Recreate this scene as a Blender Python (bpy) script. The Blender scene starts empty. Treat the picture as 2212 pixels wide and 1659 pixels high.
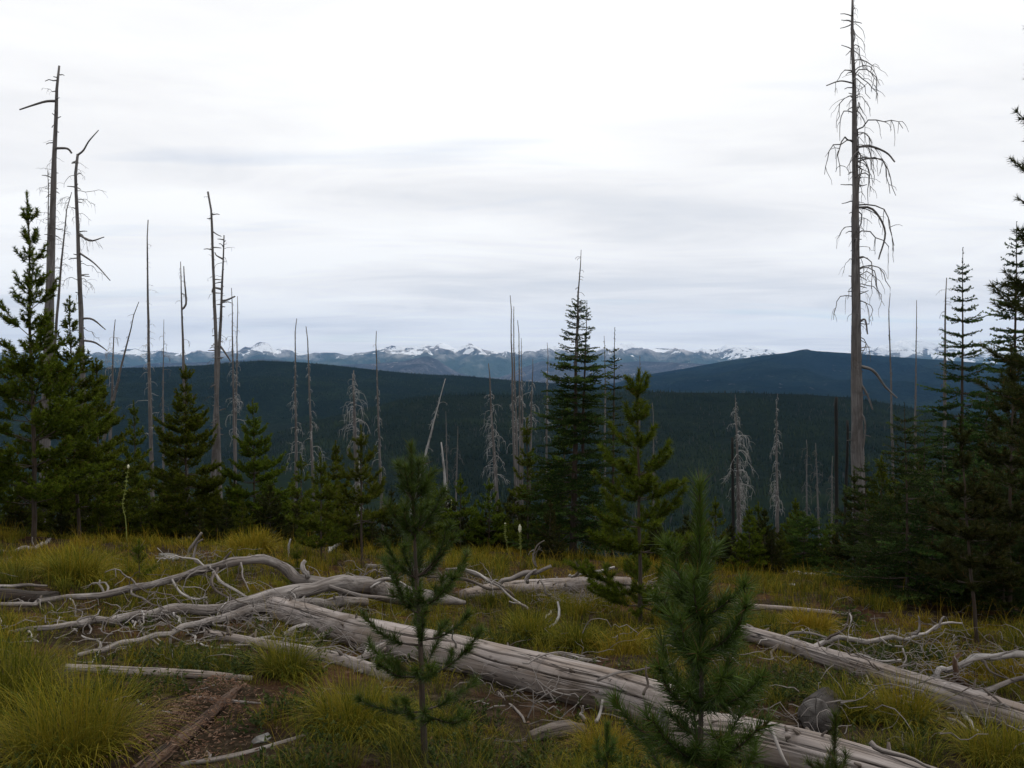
import bpy, math
import numpy as np

# ------------------------------------------------------------------ camera, sky, sun, exposure
scene = bpy.context.scene
C = scene.collection
FPX, CX, CY = 1841.0, 1106.0, 829.5          # focal length and centre, in a 2212 x 1659 measuring frame
HOR = 790.0
PITCH = math.atan((CY - HOR) / FPX)
CAMZ = 1.7
cam_data = bpy.data.cameras.new('camera')
cam_data.sensor_fit = 'HORIZONTAL'
cam_data.sensor_width = 36.0
cam_data.lens = 36.0 * FPX / 2212.0
cam_data.clip_start = 0.05
cam_data.clip_end = 90000.0
cam = bpy.data.objects.new('camera', cam_data)
cam.location = (0, 0, CAMZ)
cam.rotation_euler = (math.pi / 2 - PITCH, 0, 0)
C.objects.link(cam)
scene.camera = cam

SUN_EL, SUN_AZ = math.radians(60), math.radians(50)      # azimuth measured from +Y towards +X
world = bpy.data.worlds.new('World')
scene.world = world
world.use_nodes = True
wn, wl = world.node_tree.nodes, world.node_tree.links
wn.clear()


def nnode(tree, typ, **kw):
    n = tree.nodes.new(typ)
    for k, v in kw.items():
        if k == 'inp':
            for a, b in v.items():
                n.inputs[a].default_value = b
        else:
            setattr(n, k, v)
    return n


wt = world.node_tree
tcn = nnode(wt, 'ShaderNodeTexCoord')
sep = nnode(wt, 'ShaderNodeSeparateXYZ')
wl.new(tcn.outputs['Generated'], sep.inputs[0])


def wmath(op, a, b=None, clamp=False):
    m = nnode(wt, 'ShaderNodeMath', operation=op, use_clamp=clamp)
    for i, v in enumerate((a, b)):
        if v is None:
            continue
        if isinstance(v, (int, float)):
            m.inputs[i].default_value = v
        else:
            wl.new(v, m.inputs[i])
    return m.outputs[0]


zc = wmath('MAXIMUM', sep.outputs[2], 0.0)
zc = wmath('ADD', zc, 0.075)
px = wmath('DIVIDE', sep.outputs[0], zc)
py = wmath('DIVIDE', sep.outputs[1], zc)
cmb = nnode(wt, 'ShaderNodeCombineXYZ')
wl.new(px, cmb.inputs[0]); wl.new(py, cmb.inputs[1])


def wnoise(scale, sx, sy, off, detail, rough, dist=0.0):
    mp = nnode(wt, 'ShaderNodeMapping')
    mp.inputs['Scale'].default_value = (sx, sy, 1)
    mp.inputs['Location'].default_value = off
    wl.new(cmb.outputs[0], mp.inputs[0])
    n = nnode(wt, 'ShaderNodeTexNoise', inp={'Scale': scale, 'Detail': detail, 'Roughness': rough, 'Distortion': dist})
    wl.new(mp.outputs[0], n.inputs['Vector'])
    return n.outputs[0]


def wramp(src, stops):
    r = nnode(wt, 'ShaderNodeValToRGB')
    while len(r.color_ramp.elements) < len(stops):
        r.color_ramp.elements.new(0.5)
    for e, (p, c) in zip(r.color_ramp.elements, stops):
        e.position = p
        e.color = (*c, 1) if len(c) == 3 else c
    wl.new(src, r.inputs[0])
    return r.outputs[0]


n_big = wnoise(0.55, 0.6, 1.0, (3.9, 0.6, 0), 4, 0.5, 0.4)
n_str = wnoise(1.1, 0.55, 1.0, (7.3, 2.2, 0), 8, 0.6, 0.9)
n_mix = wmath('ADD', wmath('MULTIPLY', n_big, 0.6), wmath('MULTIPLY', n_str, 0.4))
cloud_col = wramp(n_mix, [(0.33, (0.82, 0.84, 0.875)), (0.42, (0.925, 0.928, 0.94)), (0.48, (1.01, 1.005, 1.005)), (0.57, (1.10, 1.10, 1.09))])
n_gap = wnoise(0.8, 0.35, 1.0, (2.4, 9.3, 0), 4, 0.55, 0.2)
gap = wramp(n_gap, [(0.30, (0.32, 0.32, 0.32)), (0.40, (0, 0, 0))])
sky = nnode(wt, 'ShaderNodeTexSky', sky_type='NISHITA', sun_disc=False)
sky.sun_elevation = SUN_EL
sky.sun_rotation = SUN_AZ
sky.altitude = 1900
bg_sky = nnode(wt, 'ShaderNodeBackground', inp={'Strength': 0.12})
wl.new(sky.outputs[0], bg_sky.inputs[0])
bg_cloud = nnode(wt, 'ShaderNodeBackground', inp={'Strength': 1.0})
wl.new(cloud_col, bg_cloud.inputs[0])
mixs = nnode(wt, 'ShaderNodeMixShader')
wl.new(gap, mixs.inputs[0]); wl.new(bg_cloud.outputs[0], mixs.inputs[1]); wl.new(bg_sky.outputs[0], mixs.inputs[2])
wo = nnode(wt, 'ShaderNodeOutputWorld')
wl.new(mixs.outputs[0], wo.inputs[0])

sun_data = bpy.data.lights.new('sun', 'SUN')
sun_data.energy = 1.5
sun_data.angle = math.radians(12)
sun_data.color = (1.0, 0.96, 0.9)
sun = bpy.data.objects.new('sun', sun_data)
sun.rotation_euler = (math.pi / 2 - SUN_EL, 0, math.pi - SUN_AZ)
C.objects.link(sun)

scene.view_settings.view_transform = 'Standard'
scene.view_settings.look = 'None'
scene.view_settings.exposure = 0.0
scene.view_settings.gamma = 1.0
scene.cycles.use_denoising = True
scene.cycles.max_bounces = 5
scene.cycles.diffuse_bounces = 3
scene.cycles.transmission_bounces = 3
scene.cycles.volume_bounces = 0
scene.cycles.transparent_max_bounces = 6

# ------------------------------------------------------------------ helpers
cp, sp = math.cos(PITCH), math.sin(PITCH)


def ray(x, y):
    a, b = (x - CX) / FPX, (CY - y) / FPX
    d = np.array([a, cp + b * sp, -sp + b * cp])
    return d / d[1]


def P(x, y, d):
    return np.array([0, 0, CAMZ]) + ray(x, y) * d


def hash2(ix, iy, seed):
    h = (ix * 374761393 + iy * 668265263 + seed * 974634777) & 0xFFFFFFFF
    h = ((h ^ (h >> 13)) * 1274126177) & 0xFFFFFFFF
    return ((h ^ (h >> 16)) & 0xFFFF) / 65535.0


def vnoise(x, y, seed=0):
    x, y = np.asarray(x, float), np.asarray(y, float)
    ix, iy = np.floor(x).astype(np.int64), np.floor(y).astype(np.int64)
    fx, fy = x - ix, y - iy
    fx = fx * fx * (3 - 2 * fx); fy = fy * fy * (3 - 2 * fy)
    a, b = hash2(ix, iy, seed), hash2(ix + 1, iy, seed)
    c, d = hash2(ix, iy + 1, seed), hash2(ix + 1, iy + 1, seed)
    return (a + (b - a) * fx) * (1 - fy) + (c + (d - c) * fx) * fy - 0.5


def fbm(x, y, seed=0, octv=4):
    s, a = 0, 1.0
    for o in range(octv):
        s = s + a * vnoise(x * 2 ** o, y * 2 ** o, seed + o)
        a *= 0.5
    return s


def softplus(v):
    return np.where(v > 30, v, np.log1p(np.exp(np.minimum(v, 30))))


def gh(x, y):
    x, y = np.asarray(x, float), np.asarray(y, float)
    t = 25 * np.tanh(x / 25)
    z = -0.15 * np.maximum(y, -12) - 0.06 * t
    e = 27 + 2.0 * np.sin(x * 0.23 + 1.0)
    z = z - 0.22 * 3 * softplus((y - e) / 3)
    near = np.clip((90 - np.abs(y)) / 40, 0, 1) * np.clip((90 - np.abs(x)) / 40, 0, 1)
    z = z + near * (0.22 * fbm(x * 0.45 + 3, y * 0.45, 5, 3) + 0.07 * fbm(x * 1.9, y * 1.9, 9, 2))
    z = z + (1 - near) * 6 * fbm(x / 60, y / 60, 15, 3) * np.clip((np.hypot(x, y) - 90) / 300, 0, 1)
    return -190 + softplus((z + 190) / 12) * 12 - 170 * np.clip((y - 1500) / 1500, 0, 1)


def G(x, y):
    """ground point seen at measuring-frame pixel (x, y)"""
    r = ray(x, y)
    ds = np.arange(2.0, 60, 0.05)
    zz = CAMZ + r[2] * ds - gh(r[0] * ds, ds)
    k = np.where(zz < 0)[0]
    d = ds[k[0]] if len(k) else 28.0
    return np.array([r[0] * d, d, float(gh(r[0] * d, d))])


class Geo:
    def __init__(s):
        s.V, s.F, s.T, s.n = [], [], [], 0

    def add(s, V, F, T):
        s.V.append(V); s.F.append(F + s.n); s.T.append(T); s.n += len(V)
        return s

    def build(s, name, mat, parent=None, loc=None, smooth=True, center=None):
        V = np.concatenate(s.V).astype(np.float32)
        F = np.concatenate(s.F).astype(np.int32)
        T = np.concatenate(s.T).astype(np.float32)
        if center is not None:
            V = V - np.asarray(center, np.float32)
        me = bpy.data.meshes.new(name)
        me.vertices.add(len(V)); me.vertices.foreach_set('co', V.ravel())
        me.loops.add(F.size); me.loops.foreach_set('vertex_index', F.ravel())
        me.polygons.add(len(F))
        me.polygons.foreach_set('loop_start', np.arange(0, F.size, 3, dtype=np.int32))
        me.update(calc_edges=True)
        at = me.attributes.new('tc', 'FLOAT_VECTOR', 'POINT')
        at.data.foreach_set('vector', T.ravel())
        if smooth:
            me.polygons.foreach_set('use_smooth', np.ones(len(F), bool))
        me.materials.append(mat)
        o = bpy.data.objects.new(name, me)
        C.objects.link(o)
        o.parent = parent
        if center is not None and parent is None:
            o.location = [float(v) for v in center]
        if loc is not None:
            o.location = [float(v) for v in loc]
        return o


def tag(o, label, cat, group=None, kind=None):
    if label: o['label'] = label
    if cat: o['category'] = cat
    if group: o['group'] = group
    if kind: o['kind'] = kind
    return o


def thing(name, loc, label, cat, group=None):
    o = bpy.data.objects.new(name, None)
    o.empty_display_size = 0.2
    o.location = [float(v) for v in loc]
    C.objects.link(o)
    return tag(o, label, cat, group)


def structure(o):
    o['kind'] = 'structure'
    return o


def norm(v):
    return v / np.maximum(np.linalg.norm(v, axis=-1, keepdims=True), 1e-9)


def btube(Ps, Rs, k=4, caps=False, off=0.0):
    """tubes along B polylines of n points: Ps (B,n,3), Rs (B,n) or (B,n,k) -> V, F, T"""
    Ps = np.asarray(Ps, float)
    if Ps.ndim == 2: Ps = Ps[None]
    Rs = np.asarray(Rs, float)
    if Rs.ndim == 1: Rs = Rs[None]
    B, n, _ = Ps.shape
    T = norm(np.gradient(Ps, axis=1))
    m = norm(Ps[:, -1] - Ps[:, 0])
    ref = np.where(np.abs(m[:, 2:3]) > 0.8, np.array([[1.0, 0, 0]]), np.array([[0, 0, 1.0]]))
    U = ref[:, None, :] - (ref[:, None, :] * T).sum(-1, keepdims=True) * T
    U = norm(U); W = np.cross(T, U)
    an = np.arange(k) * 2 * math.pi / k
    R3 = Rs[..., None] * np.ones(k) if Rs.ndim == 2 else Rs
    c, s_ = (R3 * np.cos(an)), (R3 * np.sin(an))
    V = Ps[:, :, None, :] + c[..., None] * U[:, :, None, :] + s_[..., None] * W[:, :, None, :]
    cum = np.concatenate([np.zeros((B, 1)), np.cumsum(np.linalg.norm(np.diff(Ps, axis=1), axis=-1), 1)], 1) + off
    tc = np.stack([np.broadcast_to(cum[:, :, None], c.shape), c, s_], -1)
    i = np.arange(n - 1)[:, None] * k
    j = np.arange(k)[None]
    j2 = (j + 1) % k
    q = np.stack([i + j, i + j2, i + k + j2, i + k + j], -1).reshape(-1, 4)
    f = np.concatenate([q[:, [0, 1, 2]], q[:, [0, 2, 3]]])
    F = (f[None] + (np.arange(B) * n * k)[:, None, None]).reshape(-1, 3)
    V, tc = V.reshape(-1, 3), tc.reshape(-1, 3)
    if caps:
        ex, et, ef = [], [], []
        base = len(V)
        for b in range(B):
            for e, ring in ((0, b * n * k), (n - 1, b * n * k + (n - 1) * k)):
                ci = base + len(ex)
                ex.append(Ps[b, e]); et.append([cum[b, e], 0, 0])
                idx = ring + np.arange(k)
                a, bb = idx, np.roll(idx, -1)
                ef.append(np.stack([np.full(k, ci), bb, a] if e == 0 else [np.full(k, ci), a, bb], -1))
        V = np.concatenate([V, np.array(ex)]); tc = np.concatenate([tc, np.array(et)]); F = np.concatenate([F] + ef)
    return V, F, tc


def needle_tris(rng, Ps, f0, dens, nl, nw, spread, up=0.0, tipvar=1.0, f1=1.0):
    """needles on shoots Ps (B,n,3) from fraction f0 on"""
    B, n, _ = Ps.shape
    A, D = Ps[:, :-1], np.diff(Ps, axis=1)
    L = np.linalg.norm(D, axis=-1)
    mid = (np.arange(n - 1) + 0.5) / (n - 1)
    f0 = np.broadcast_to(np.asarray(f0, float), (B,))
    w = (mid[None] > f0[:, None] - 0.02)
    cnt = rng.poisson(L * dens * w)
    bi, si = np.nonzero(cnt)
    rep = cnt[bi, si]
    bi, si = np.repeat(bi, rep), np.repeat(si, rep)
    N = len(bi)
    t = rng.random(N)
    base = A[bi, si] + D[bi, si] * t[:, None]
    tan = norm(D[bi, si])
    rv = rng.normal(size=(N, 3)); rv[:, 2] += up * 1.5
    perp = norm(rv - (rv * tan).sum(1, keepdims=True) * tan)
    an = rng.uniform(spread[0], spread[1], N)[:, None]
    d = np.cos(an) * tan + np.sin(an) * perp
    ln = nl * rng.uniform(0.7, 1.15, N)[:, None]
    side = norm(np.cross(d, rng.normal(size=(N, 3)))) * (nw * 0.5)
    V = np.stack([base + side, base - side, base + d * ln], 1).reshape(-1, 3)
    fr = (si + t) / (n - 1)
    tc = np.repeat(np.stack([rng.random(N), fr * tipvar, base[:, 2]], -1), 3, 0)
    return V, np.arange(3 * N).reshape(-1, 3), tc


# ------------------------------------------------------------------ materials
def new_mat(name):
    m = bpy.data.materials.new(name)
    m.use_nodes = True
    m.node_tree.nodes.clear()
    return m, m.node_tree


def link(t, a, b):
    t.links.new(a, b)


def ramp(t, src, stops):
    r = nnode(t, 'ShaderNodeValToRGB')
    while len(r.color_ramp.elements) < len(stops):
        r.color_ramp.elements.new(0.5)
    for e, (p, c) in zip(r.color_ramp.elements, stops):
        e.position = p
        e.color = (*c, 1)
    if src is not None: link(t, src, r.inputs[0])
    return r.outputs[0]


def tnoise(t, vec, scale, detail=4, rough=0.55, mscale=None, dist=0.0, loc=(0, 0, 0)):
    if mscale or loc != (0, 0, 0):
        mp = nnode(t, 'ShaderNodeMapping')
        mp.inputs['Scale'].default_value = mscale or (1, 1, 1)
        mp.inputs['Location'].default_value = loc
        link(t, vec, mp.inputs[0]); vec = mp.outputs[0]
    n = nnode(t, 'ShaderNodeTexNoise', inp={'Scale': scale, 'Detail': detail, 'Roughness': rough, 'Distortion': dist})
    link(t, vec, n.inputs['Vector'])
    return n.outputs[0]


def mixc(t, f, a, b, blend='MIX'):
    m = nnode(t, 'ShaderNodeMix', data_type='RGBA', blend_type=blend)
    for i, v in ((0, f), (6, a), (7, b)):
        if isinstance(v, (int, float)): m.inputs[i].default_value = v
        elif isinstance(v, tuple): m.inputs[i].default_value = (*v, 1)
        else: link(t, v, m.inputs[i])
    return m.outputs[2]


def tmath(t, op, a, b=None, clamp=False):
    m = nnode(t, 'ShaderNodeMath', operation=op, use_clamp=clamp)
    for i, v in enumerate((a, b)):
        if v is None: continue
        if isinstance(v, (int, float)): m.inputs[i].default_value = v
        else: link(t, v, m.inputs[i])
    return m.outputs[0]


def finish(t, col, rough=0.8, spec=0.2, bump=None, bdist=0.01, bstr=0.6, trans=None):
    b = nnode(t, 'ShaderNodeBsdfPrincipled')
    if isinstance(col, tuple): b.inputs['Base Color'].default_value = (*col, 1)
    else: link(t, col, b.inputs['Base Color'])
    b.inputs['Roughness'].default_value = rough
    b.inputs['Specular IOR Level'].default_value = spec
    if bump is not None:
        bn = nnode(t, 'ShaderNodeBump', inp={'Strength': bstr, 'Distance': bdist})
        link(t, bump, bn.inputs['Height']); link(t, bn.outputs[0], b.inputs['Normal'])
    out = nnode(t, 'ShaderNodeOutputMaterial')
    sh = b.outputs[0]
    if trans:
        tr = nnode(t, 'ShaderNodeBsdfTranslucent')
        if isinstance(col, tuple): tr.inputs[0].default_value = (*col, 1)
        else: link(t, col, tr.inputs[0])
        ms = nnode(t, 'ShaderNodeMixShader', inp={0: trans})
        link(t, sh, ms.inputs[1]); link(t, tr.outputs[0], ms.inputs[2])
        sh = ms.outputs[0]
    link(t, sh, out.inputs[0])


def attr(t, name='tc'):
    a = nnode(t, 'ShaderNodeAttribute', attribute_name=name)
    return a.outputs['Vector']


def objpos(t):
    return nnode(t, 'ShaderNodeTexCoord').outputs['Object']


def geopos(t):
    return nnode(t, 'ShaderNodeNewGeometry').outputs['Position']


def sepx(t, v):
    s = nnode(t, 'ShaderNodeSeparateXYZ'); link(t, v, s.inputs[0])
    return s.outputs


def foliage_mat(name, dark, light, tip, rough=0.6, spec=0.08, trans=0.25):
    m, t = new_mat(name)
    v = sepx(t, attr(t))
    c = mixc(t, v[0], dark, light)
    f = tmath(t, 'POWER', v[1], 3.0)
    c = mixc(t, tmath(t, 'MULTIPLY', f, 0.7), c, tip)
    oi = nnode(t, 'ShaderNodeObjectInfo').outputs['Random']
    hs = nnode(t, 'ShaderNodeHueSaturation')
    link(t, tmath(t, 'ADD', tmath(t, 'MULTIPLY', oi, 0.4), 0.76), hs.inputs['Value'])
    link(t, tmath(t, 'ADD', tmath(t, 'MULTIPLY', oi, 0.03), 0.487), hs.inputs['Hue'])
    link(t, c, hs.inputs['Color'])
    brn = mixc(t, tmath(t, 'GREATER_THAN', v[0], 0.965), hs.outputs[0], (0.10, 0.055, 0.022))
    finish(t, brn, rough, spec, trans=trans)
    return m


def wood_mat(name, dark, mid, light, brown=(0.17, 0.12, 0.085), crack=0.5, scale=1.0, bd=0.006, stain=0.65):
    m, t = new_mat(name)
    v = attr(t)
    grain = tnoise(t, v, 30 * scale, 5, 0.65, (0.045, 1, 1))
    broad = tnoise(t, v, 5 * scale, 3, 0.5, (0.25, 1, 1))
    col = ramp(t, grain, [(0.28, dark), (0.5, mid), (0.72, light)])
    bm = ramp(t, broad, [(0.42, (0, 0, 0)), (0.68, (1, 1, 1))])
    col = mixc(t, tmath(t, 'MULTIPLY', bm, 0.55), col, brown)
    ck = tnoise(t, v, 14 * scale, 2, 0.5, (0.03, 1, 1), 0.0, (3, 1, 2))
    ckm = tmath(t, 'ABSOLUTE', tmath(t, 'SUBTRACT', ck, 0.5))
    ckm = tmath(t, 'SUBTRACT', 1.0, tmath(t, 'MULTIPLY', ckm, 55.0), True)
    ckm = tmath(t, 'MULTIPLY', ckm, crack)
    col = mixc(t, ckm, col, (0.02, 0.017, 0.015))
    kn = nnode(t, 'ShaderNodeTexVoronoi', inp={'Scale': 6.0 * scale})
    mp = nnode(t, 'ShaderNodeMapping'); mp.inputs['Scale'].default_value = (0.6, 1, 1)
    link(t, v, mp.inputs[0]); link(t, mp.outputs[0], kn.inputs['Vector'])
    kd = ramp(t, kn.outputs['Distance'], [(0.05, (1, 1, 1)), (0.13, (0, 0, 0))])
    col = mixc(t, tmath(t, 'MULTIPLY', kd, 0.6), col, (0.05, 0.035, 0.028))
    st = tnoise(t, v, 2.2 * scale, 6, 0.7, (0.7, 1, 1), 0.6, (9, 4, 7))
    col = mixc(t, tmath(t, 'MULTIPLY', ramp(t, st, [(0.5, (0, 0, 0)), (0.66, (1, 1, 1))]), stain), col, tuple(q * 0.45 for q in brown))
    h = tmath(t, 'SUBTRACT', grain, tmath(t, 'MULTIPLY', ckm, 1.5))
    finish(t, col, 0.75, 0.2, h, bd, 0.8)
    return m


M = {}
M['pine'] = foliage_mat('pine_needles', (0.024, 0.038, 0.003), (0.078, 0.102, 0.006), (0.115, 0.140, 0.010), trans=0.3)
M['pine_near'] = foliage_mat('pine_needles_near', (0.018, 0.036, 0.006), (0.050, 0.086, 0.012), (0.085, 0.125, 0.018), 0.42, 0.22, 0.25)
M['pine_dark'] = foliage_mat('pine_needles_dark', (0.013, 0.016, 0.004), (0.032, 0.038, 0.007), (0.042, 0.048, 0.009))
M['fir'] = foliage_mat('fir_needles', (0.010, 0.022, 0.005), (0.030, 0.056, 0.012), (0.10, 0.16, 0.035), trans=0.3)
M['fir_light'] = foliage_mat('fir_needles_light', (0.022, 0.048, 0.008), (0.052, 0.10, 0.015), (0.11, 0.19, 0.03), trans=0.3)
M['rust'] = foliage_mat('dead_needles', (0.09, 0.035, 0.012), (0.16, 0.06, 0.02), (0.18, 0.08, 0.02))
M['bark'] = wood_mat('bark', (0.018, 0.014, 0.012), (0.05, 0.04, 0.033), (0.09, 0.075, 0.06), (0.06, 0.035, 0.02), 0.2, 2.0)
M['twig'] = wood_mat('brown_twig', (0.06, 0.032, 0.016), (0.11, 0.062, 0.03), (0.16, 0.10, 0.05), (0.08, 0.04, 0.02), 0.1, 3.0)
M['log'] = wood_mat('weathered_log', (0.13, 0.11, 0.099), (0.255, 0.220, 0.203), (0.39, 0.348, 0.328), (0.14, 0.095, 0.058), 1.0)
M['limb'] = wood_mat('weathered_limb', (0.085, 0.074, 0.068), (0.20, 0.178, 0.166), (0.36, 0.33, 0.31), (0.11, 0.082, 0.065), 0.7, 1.6)
M['limb_dark'] = wood_mat('brown_limb', (0.045, 0.036, 0.03), (0.105, 0.085, 0.072), (0.20, 0.172, 0.15), (0.07, 0.048, 0.036), 0.7, 1.6)
M['limb_pale'] = wood_mat('bleached_limb', (0.16, 0.145, 0.135), (0.32, 0.295, 0.28), (0.48, 0.45, 0.43), (0.17, 0.14, 0.12), 0.5, 1.6)
M['snag'] = wood_mat('snag_wood', (0.055, 0.052, 0.051), (0.115, 0.107, 0.105), (0.21, 0.197, 0.192), (0.08, 0.068, 0.062), 0.6)
M['snag_pale'] = wood_mat('snag_pale', (0.20, 0.195, 0.192), (0.34, 0.33, 0.325), (0.50, 0.49, 0.48), (0.21, 0.195, 0.185), 0.1)
M['snag_far'] = wood_mat('snag_far', (0.06, 0.057, 0.057), (0.12, 0.113, 0.112), (0.20, 0.19, 0.188), (0.09, 0.08, 0.075), 0.2)
M['char'] = wood_mat('charred', (0.006, 0.006, 0.006), (0.012, 0.012, 0.012), (0.025, 0.024, 0.024), (0.012, 0.011, 0.01), 0.2)
M['rot'] = wood_mat('rotten_wood', (0.028, 0.013, 0.008), (0.085, 0.048, 0.030), (0.19, 0.135, 0.10), (0.055, 0.028, 0.016), 1.0, 1.4, 0.03)
M['darkrot'] = wood_mat('dark_rotten_wood', (0.012, 0.009, 0.008), (0.03, 0.024, 0.02), (0.07, 0.06, 0.05), (0.03, 0.018, 0.012), 1.0, 1.4, 0.02)


def simple_noise_mat(name, a, b, scale, rough=0.85, bump=0.02, detail=6, c=None):
    m, t = new_mat(name)
    v = objpos(t)
    n = tnoise(t, v, scale, detail, 0.65)
    st = [(0.3, a), (0.7, b)] if c is None else [(0.3, a), (0.5, b), (0.7, c)]
    finish(t, ramp(t, n, st), rough, 0.2, n, bump, 0.8)
    return m


M['rock'] = simple_noise_mat('grey_rock', (0.05, 0.048, 0.045), (0.15, 0.145, 0.138), 9, 0.85, 0.03, 8, (0.26, 0.25, 0.24))
M['rock_pale'] = simple_noise_mat('pale_rock', (0.14, 0.135, 0.13), (0.28, 0.275, 0.27), 9, 0.85, 0.03, 8, (0.42, 0.41, 0.40))
M['stalk'] = simple_noise_mat('flower_stalk', (0.12, 0.15, 0.03), (0.24, 0.26, 0.07), 40, 0.7)
M['flower'] = simple_noise_mat('flower_head', (0.45, 0.44, 0.30), (0.70, 0.68, 0.52), 60, 0.7)
M['chip'] = simple_noise_mat('wood_chip', (0.045, 0.02, 0.012), (0.13, 0.07, 0.042), 11, 0.85, 0.005, 5, (0.26, 0.18, 0.13))

# end grain of a broken log
m, t = new_mat('end_grain')
v = attr(t)
sx = sepx(t, v)
rr = tmath(t, 'SQRT', tmath(t, 'ADD', tmath(t, 'POWER', sx[1], 2.0), tmath(t, 'POWER', sx[2], 2.0)))
nz = tnoise(t, v, 14, 4, 0.6)
ring = tmath(t, 'SINE', tmath(t, 'ADD', tmath(t, 'MULTIPLY', rr, 420.0), tmath(t, 'MULTIPLY', nz, 9.0)))
ang = tmath(t, 'ARCTAN2', sx[1], sx[2])
spoke = tmath(t, 'SINE', tmath(t, 'ADD', tmath(t, 'MULTIPLY', ang, 7.0), tmath(t, 'MULTIPLY', nz, 6.0)))
col = ramp(t, nz, [(0.3, (0.03, 0.026, 0.024)), (0.5, (0.085, 0.078, 0.073)), (0.75, (0.18, 0.167, 0.158))])
col = mixc(t, tmath(t, 'MULTIPLY', tmath(t, 'ADD', ring, 1.0), 0.22), col, (0.05, 0.042, 0.038))
col = mixc(t, tmath(t, 'MULTIPLY', tmath(t, 'GREATER_THAN', spoke, 0.965), 0.85), col, (0.015, 0.012, 0.01))
finish(t, col, 0.85, 0.15, nz, 0.01, 0.8)
M['end'] = m

# grass: tc = (random, hue of the clump, fraction along the blade)
m, t = new_mat('grass_blades')
v = sepx(t, attr(t))
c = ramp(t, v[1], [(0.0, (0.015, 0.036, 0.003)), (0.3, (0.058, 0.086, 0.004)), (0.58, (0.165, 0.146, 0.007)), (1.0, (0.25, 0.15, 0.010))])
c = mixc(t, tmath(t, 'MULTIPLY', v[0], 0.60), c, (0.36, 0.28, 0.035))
c = mixc(t, tmath(t, 'MULTIPLY', tmath(t, 'SUBTRACT', 1.0, v[2]), 0.5), c, (0.035, 0.032, 0.010))  # shade between the blades put into the colour: darker towards the root
finish(t, c, 0.65, 0.06, trans=0.25)
M['grass'] = m
M['herb'] = foliage_mat('herb_leaves', (0.020, 0.036, 0.010), (0.045, 0.065, 0.018), (0.07, 0.085, 0.020), 0.6, 0.08, 0.25)

# ground: duff, soil and wood litter
m, t = new_mat('forest_soil')
v = geopos(t)
n1 = tnoise(t, v, 0.9, 5, 0.6)
n2 = tnoise(t, v, 9, 8, 0.7)
n3 = tnoise(t, v, 60, 5, 0.7)
c = ramp(t, n2, [(0.3, (0.012, 0.009, 0.006)), (0.5, (0.030, 0.022, 0.015)), (0.7, (0.075, 0.056, 0.039))])
c2 = ramp(t, n2, [(0.3, (0.026, 0.013, 0.008)), (0.55, (0.062, 0.034, 0.020)), (0.75, (0.13, 0.085, 0.057))])
c = mixc(t, ramp(t, n1, [(0.48, (0, 0, 0)), (0.6, (1, 1, 1))]), c, c2)
c = mixc(t, ramp(t, n3, [(0.62, (0, 0, 0)), (0.72, (1, 1, 1))]), c, (0.22, 0.18, 0.14))
dist = sepx(t, v)[1]
f = nnode(t, 'ShaderNodeMapRange', inp={1: 24.0, 2: 60.0})
link(t, dist, f.inputs[0])
ng = tnoise(t, v, 0.03, 8, 0.7)
c = mixc(t, f.outputs[0], c, ramp(t, ng, [(0.35, (0.006, 0.010, 0.006)), (0.65, (0.012, 0.018, 0.009))]))
finish(t, c, 0.95, 0.0, tmath(t, 'ADD', n2, tmath(t, 'MULTIPLY', n3, 0.4)), 0.04, 0.8)
M['soil'] = m

# wooded hills: colour of the forest floor between and beyond the built trees
def hill_mat(name, cols, scale, rock=None):
    m, t = new_mat(name)
    v = geopos(t)
    a = tnoise(t, v, scale, 8, 0.62)
    b = tnoise(t, v, scale * 18, 6, 0.7)
    c = ramp(t, a, [(0.34, cols[0]), (0.5, cols[1]), (0.66, cols[2])])
    c = mixc(t, ramp(t, b, [(0.4, (0, 0, 0)), (0.62, (1, 1, 1))]), c, tuple(x * 0.45 for x in cols[1]))
    if rock:
        r = tnoise(t, v, scale * 5, 7, 0.68, (1, 0.6, 2.0))
        c = mixc(t, ramp(t, r, [(rock[0], (0, 0, 0)), (rock[0] + 0.06, (1, 1, 1))]), c, rock[1])
    finish(t, c, 0.95, 0.0, b, rock[2] if rock else 6.0, 1.0)
    return m


M['hill_near'] = hill_mat('near_hill', ((0.010, 0.014, 0.010), (0.013, 0.019, 0.013), (0.020, 0.027, 0.015)), 0.004)
M['hill_mid'] = hill_mat('mid_hill', ((0.006, 0.011, 0.008), (0.010, 0.016, 0.011), (0.018, 0.028, 0.014)), 0.0022)
M['hill_blue'] = hill_mat('far_hill', ((0.004, 0.009, 0.006), (0.011, 0.018, 0.012), (0.026, 0.038, 0.020)), 0.0011, (0.64, (0.12, 0.115, 0.11), 60.0))
M['spur'] = hill_mat('spur', ((0.035, 0.042, 0.042), (0.085, 0.085, 0.085), (0.19, 0.182, 0.18)), 0.0009, (0.6, (0.24, 0.23, 0.23), 60.0))


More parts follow.
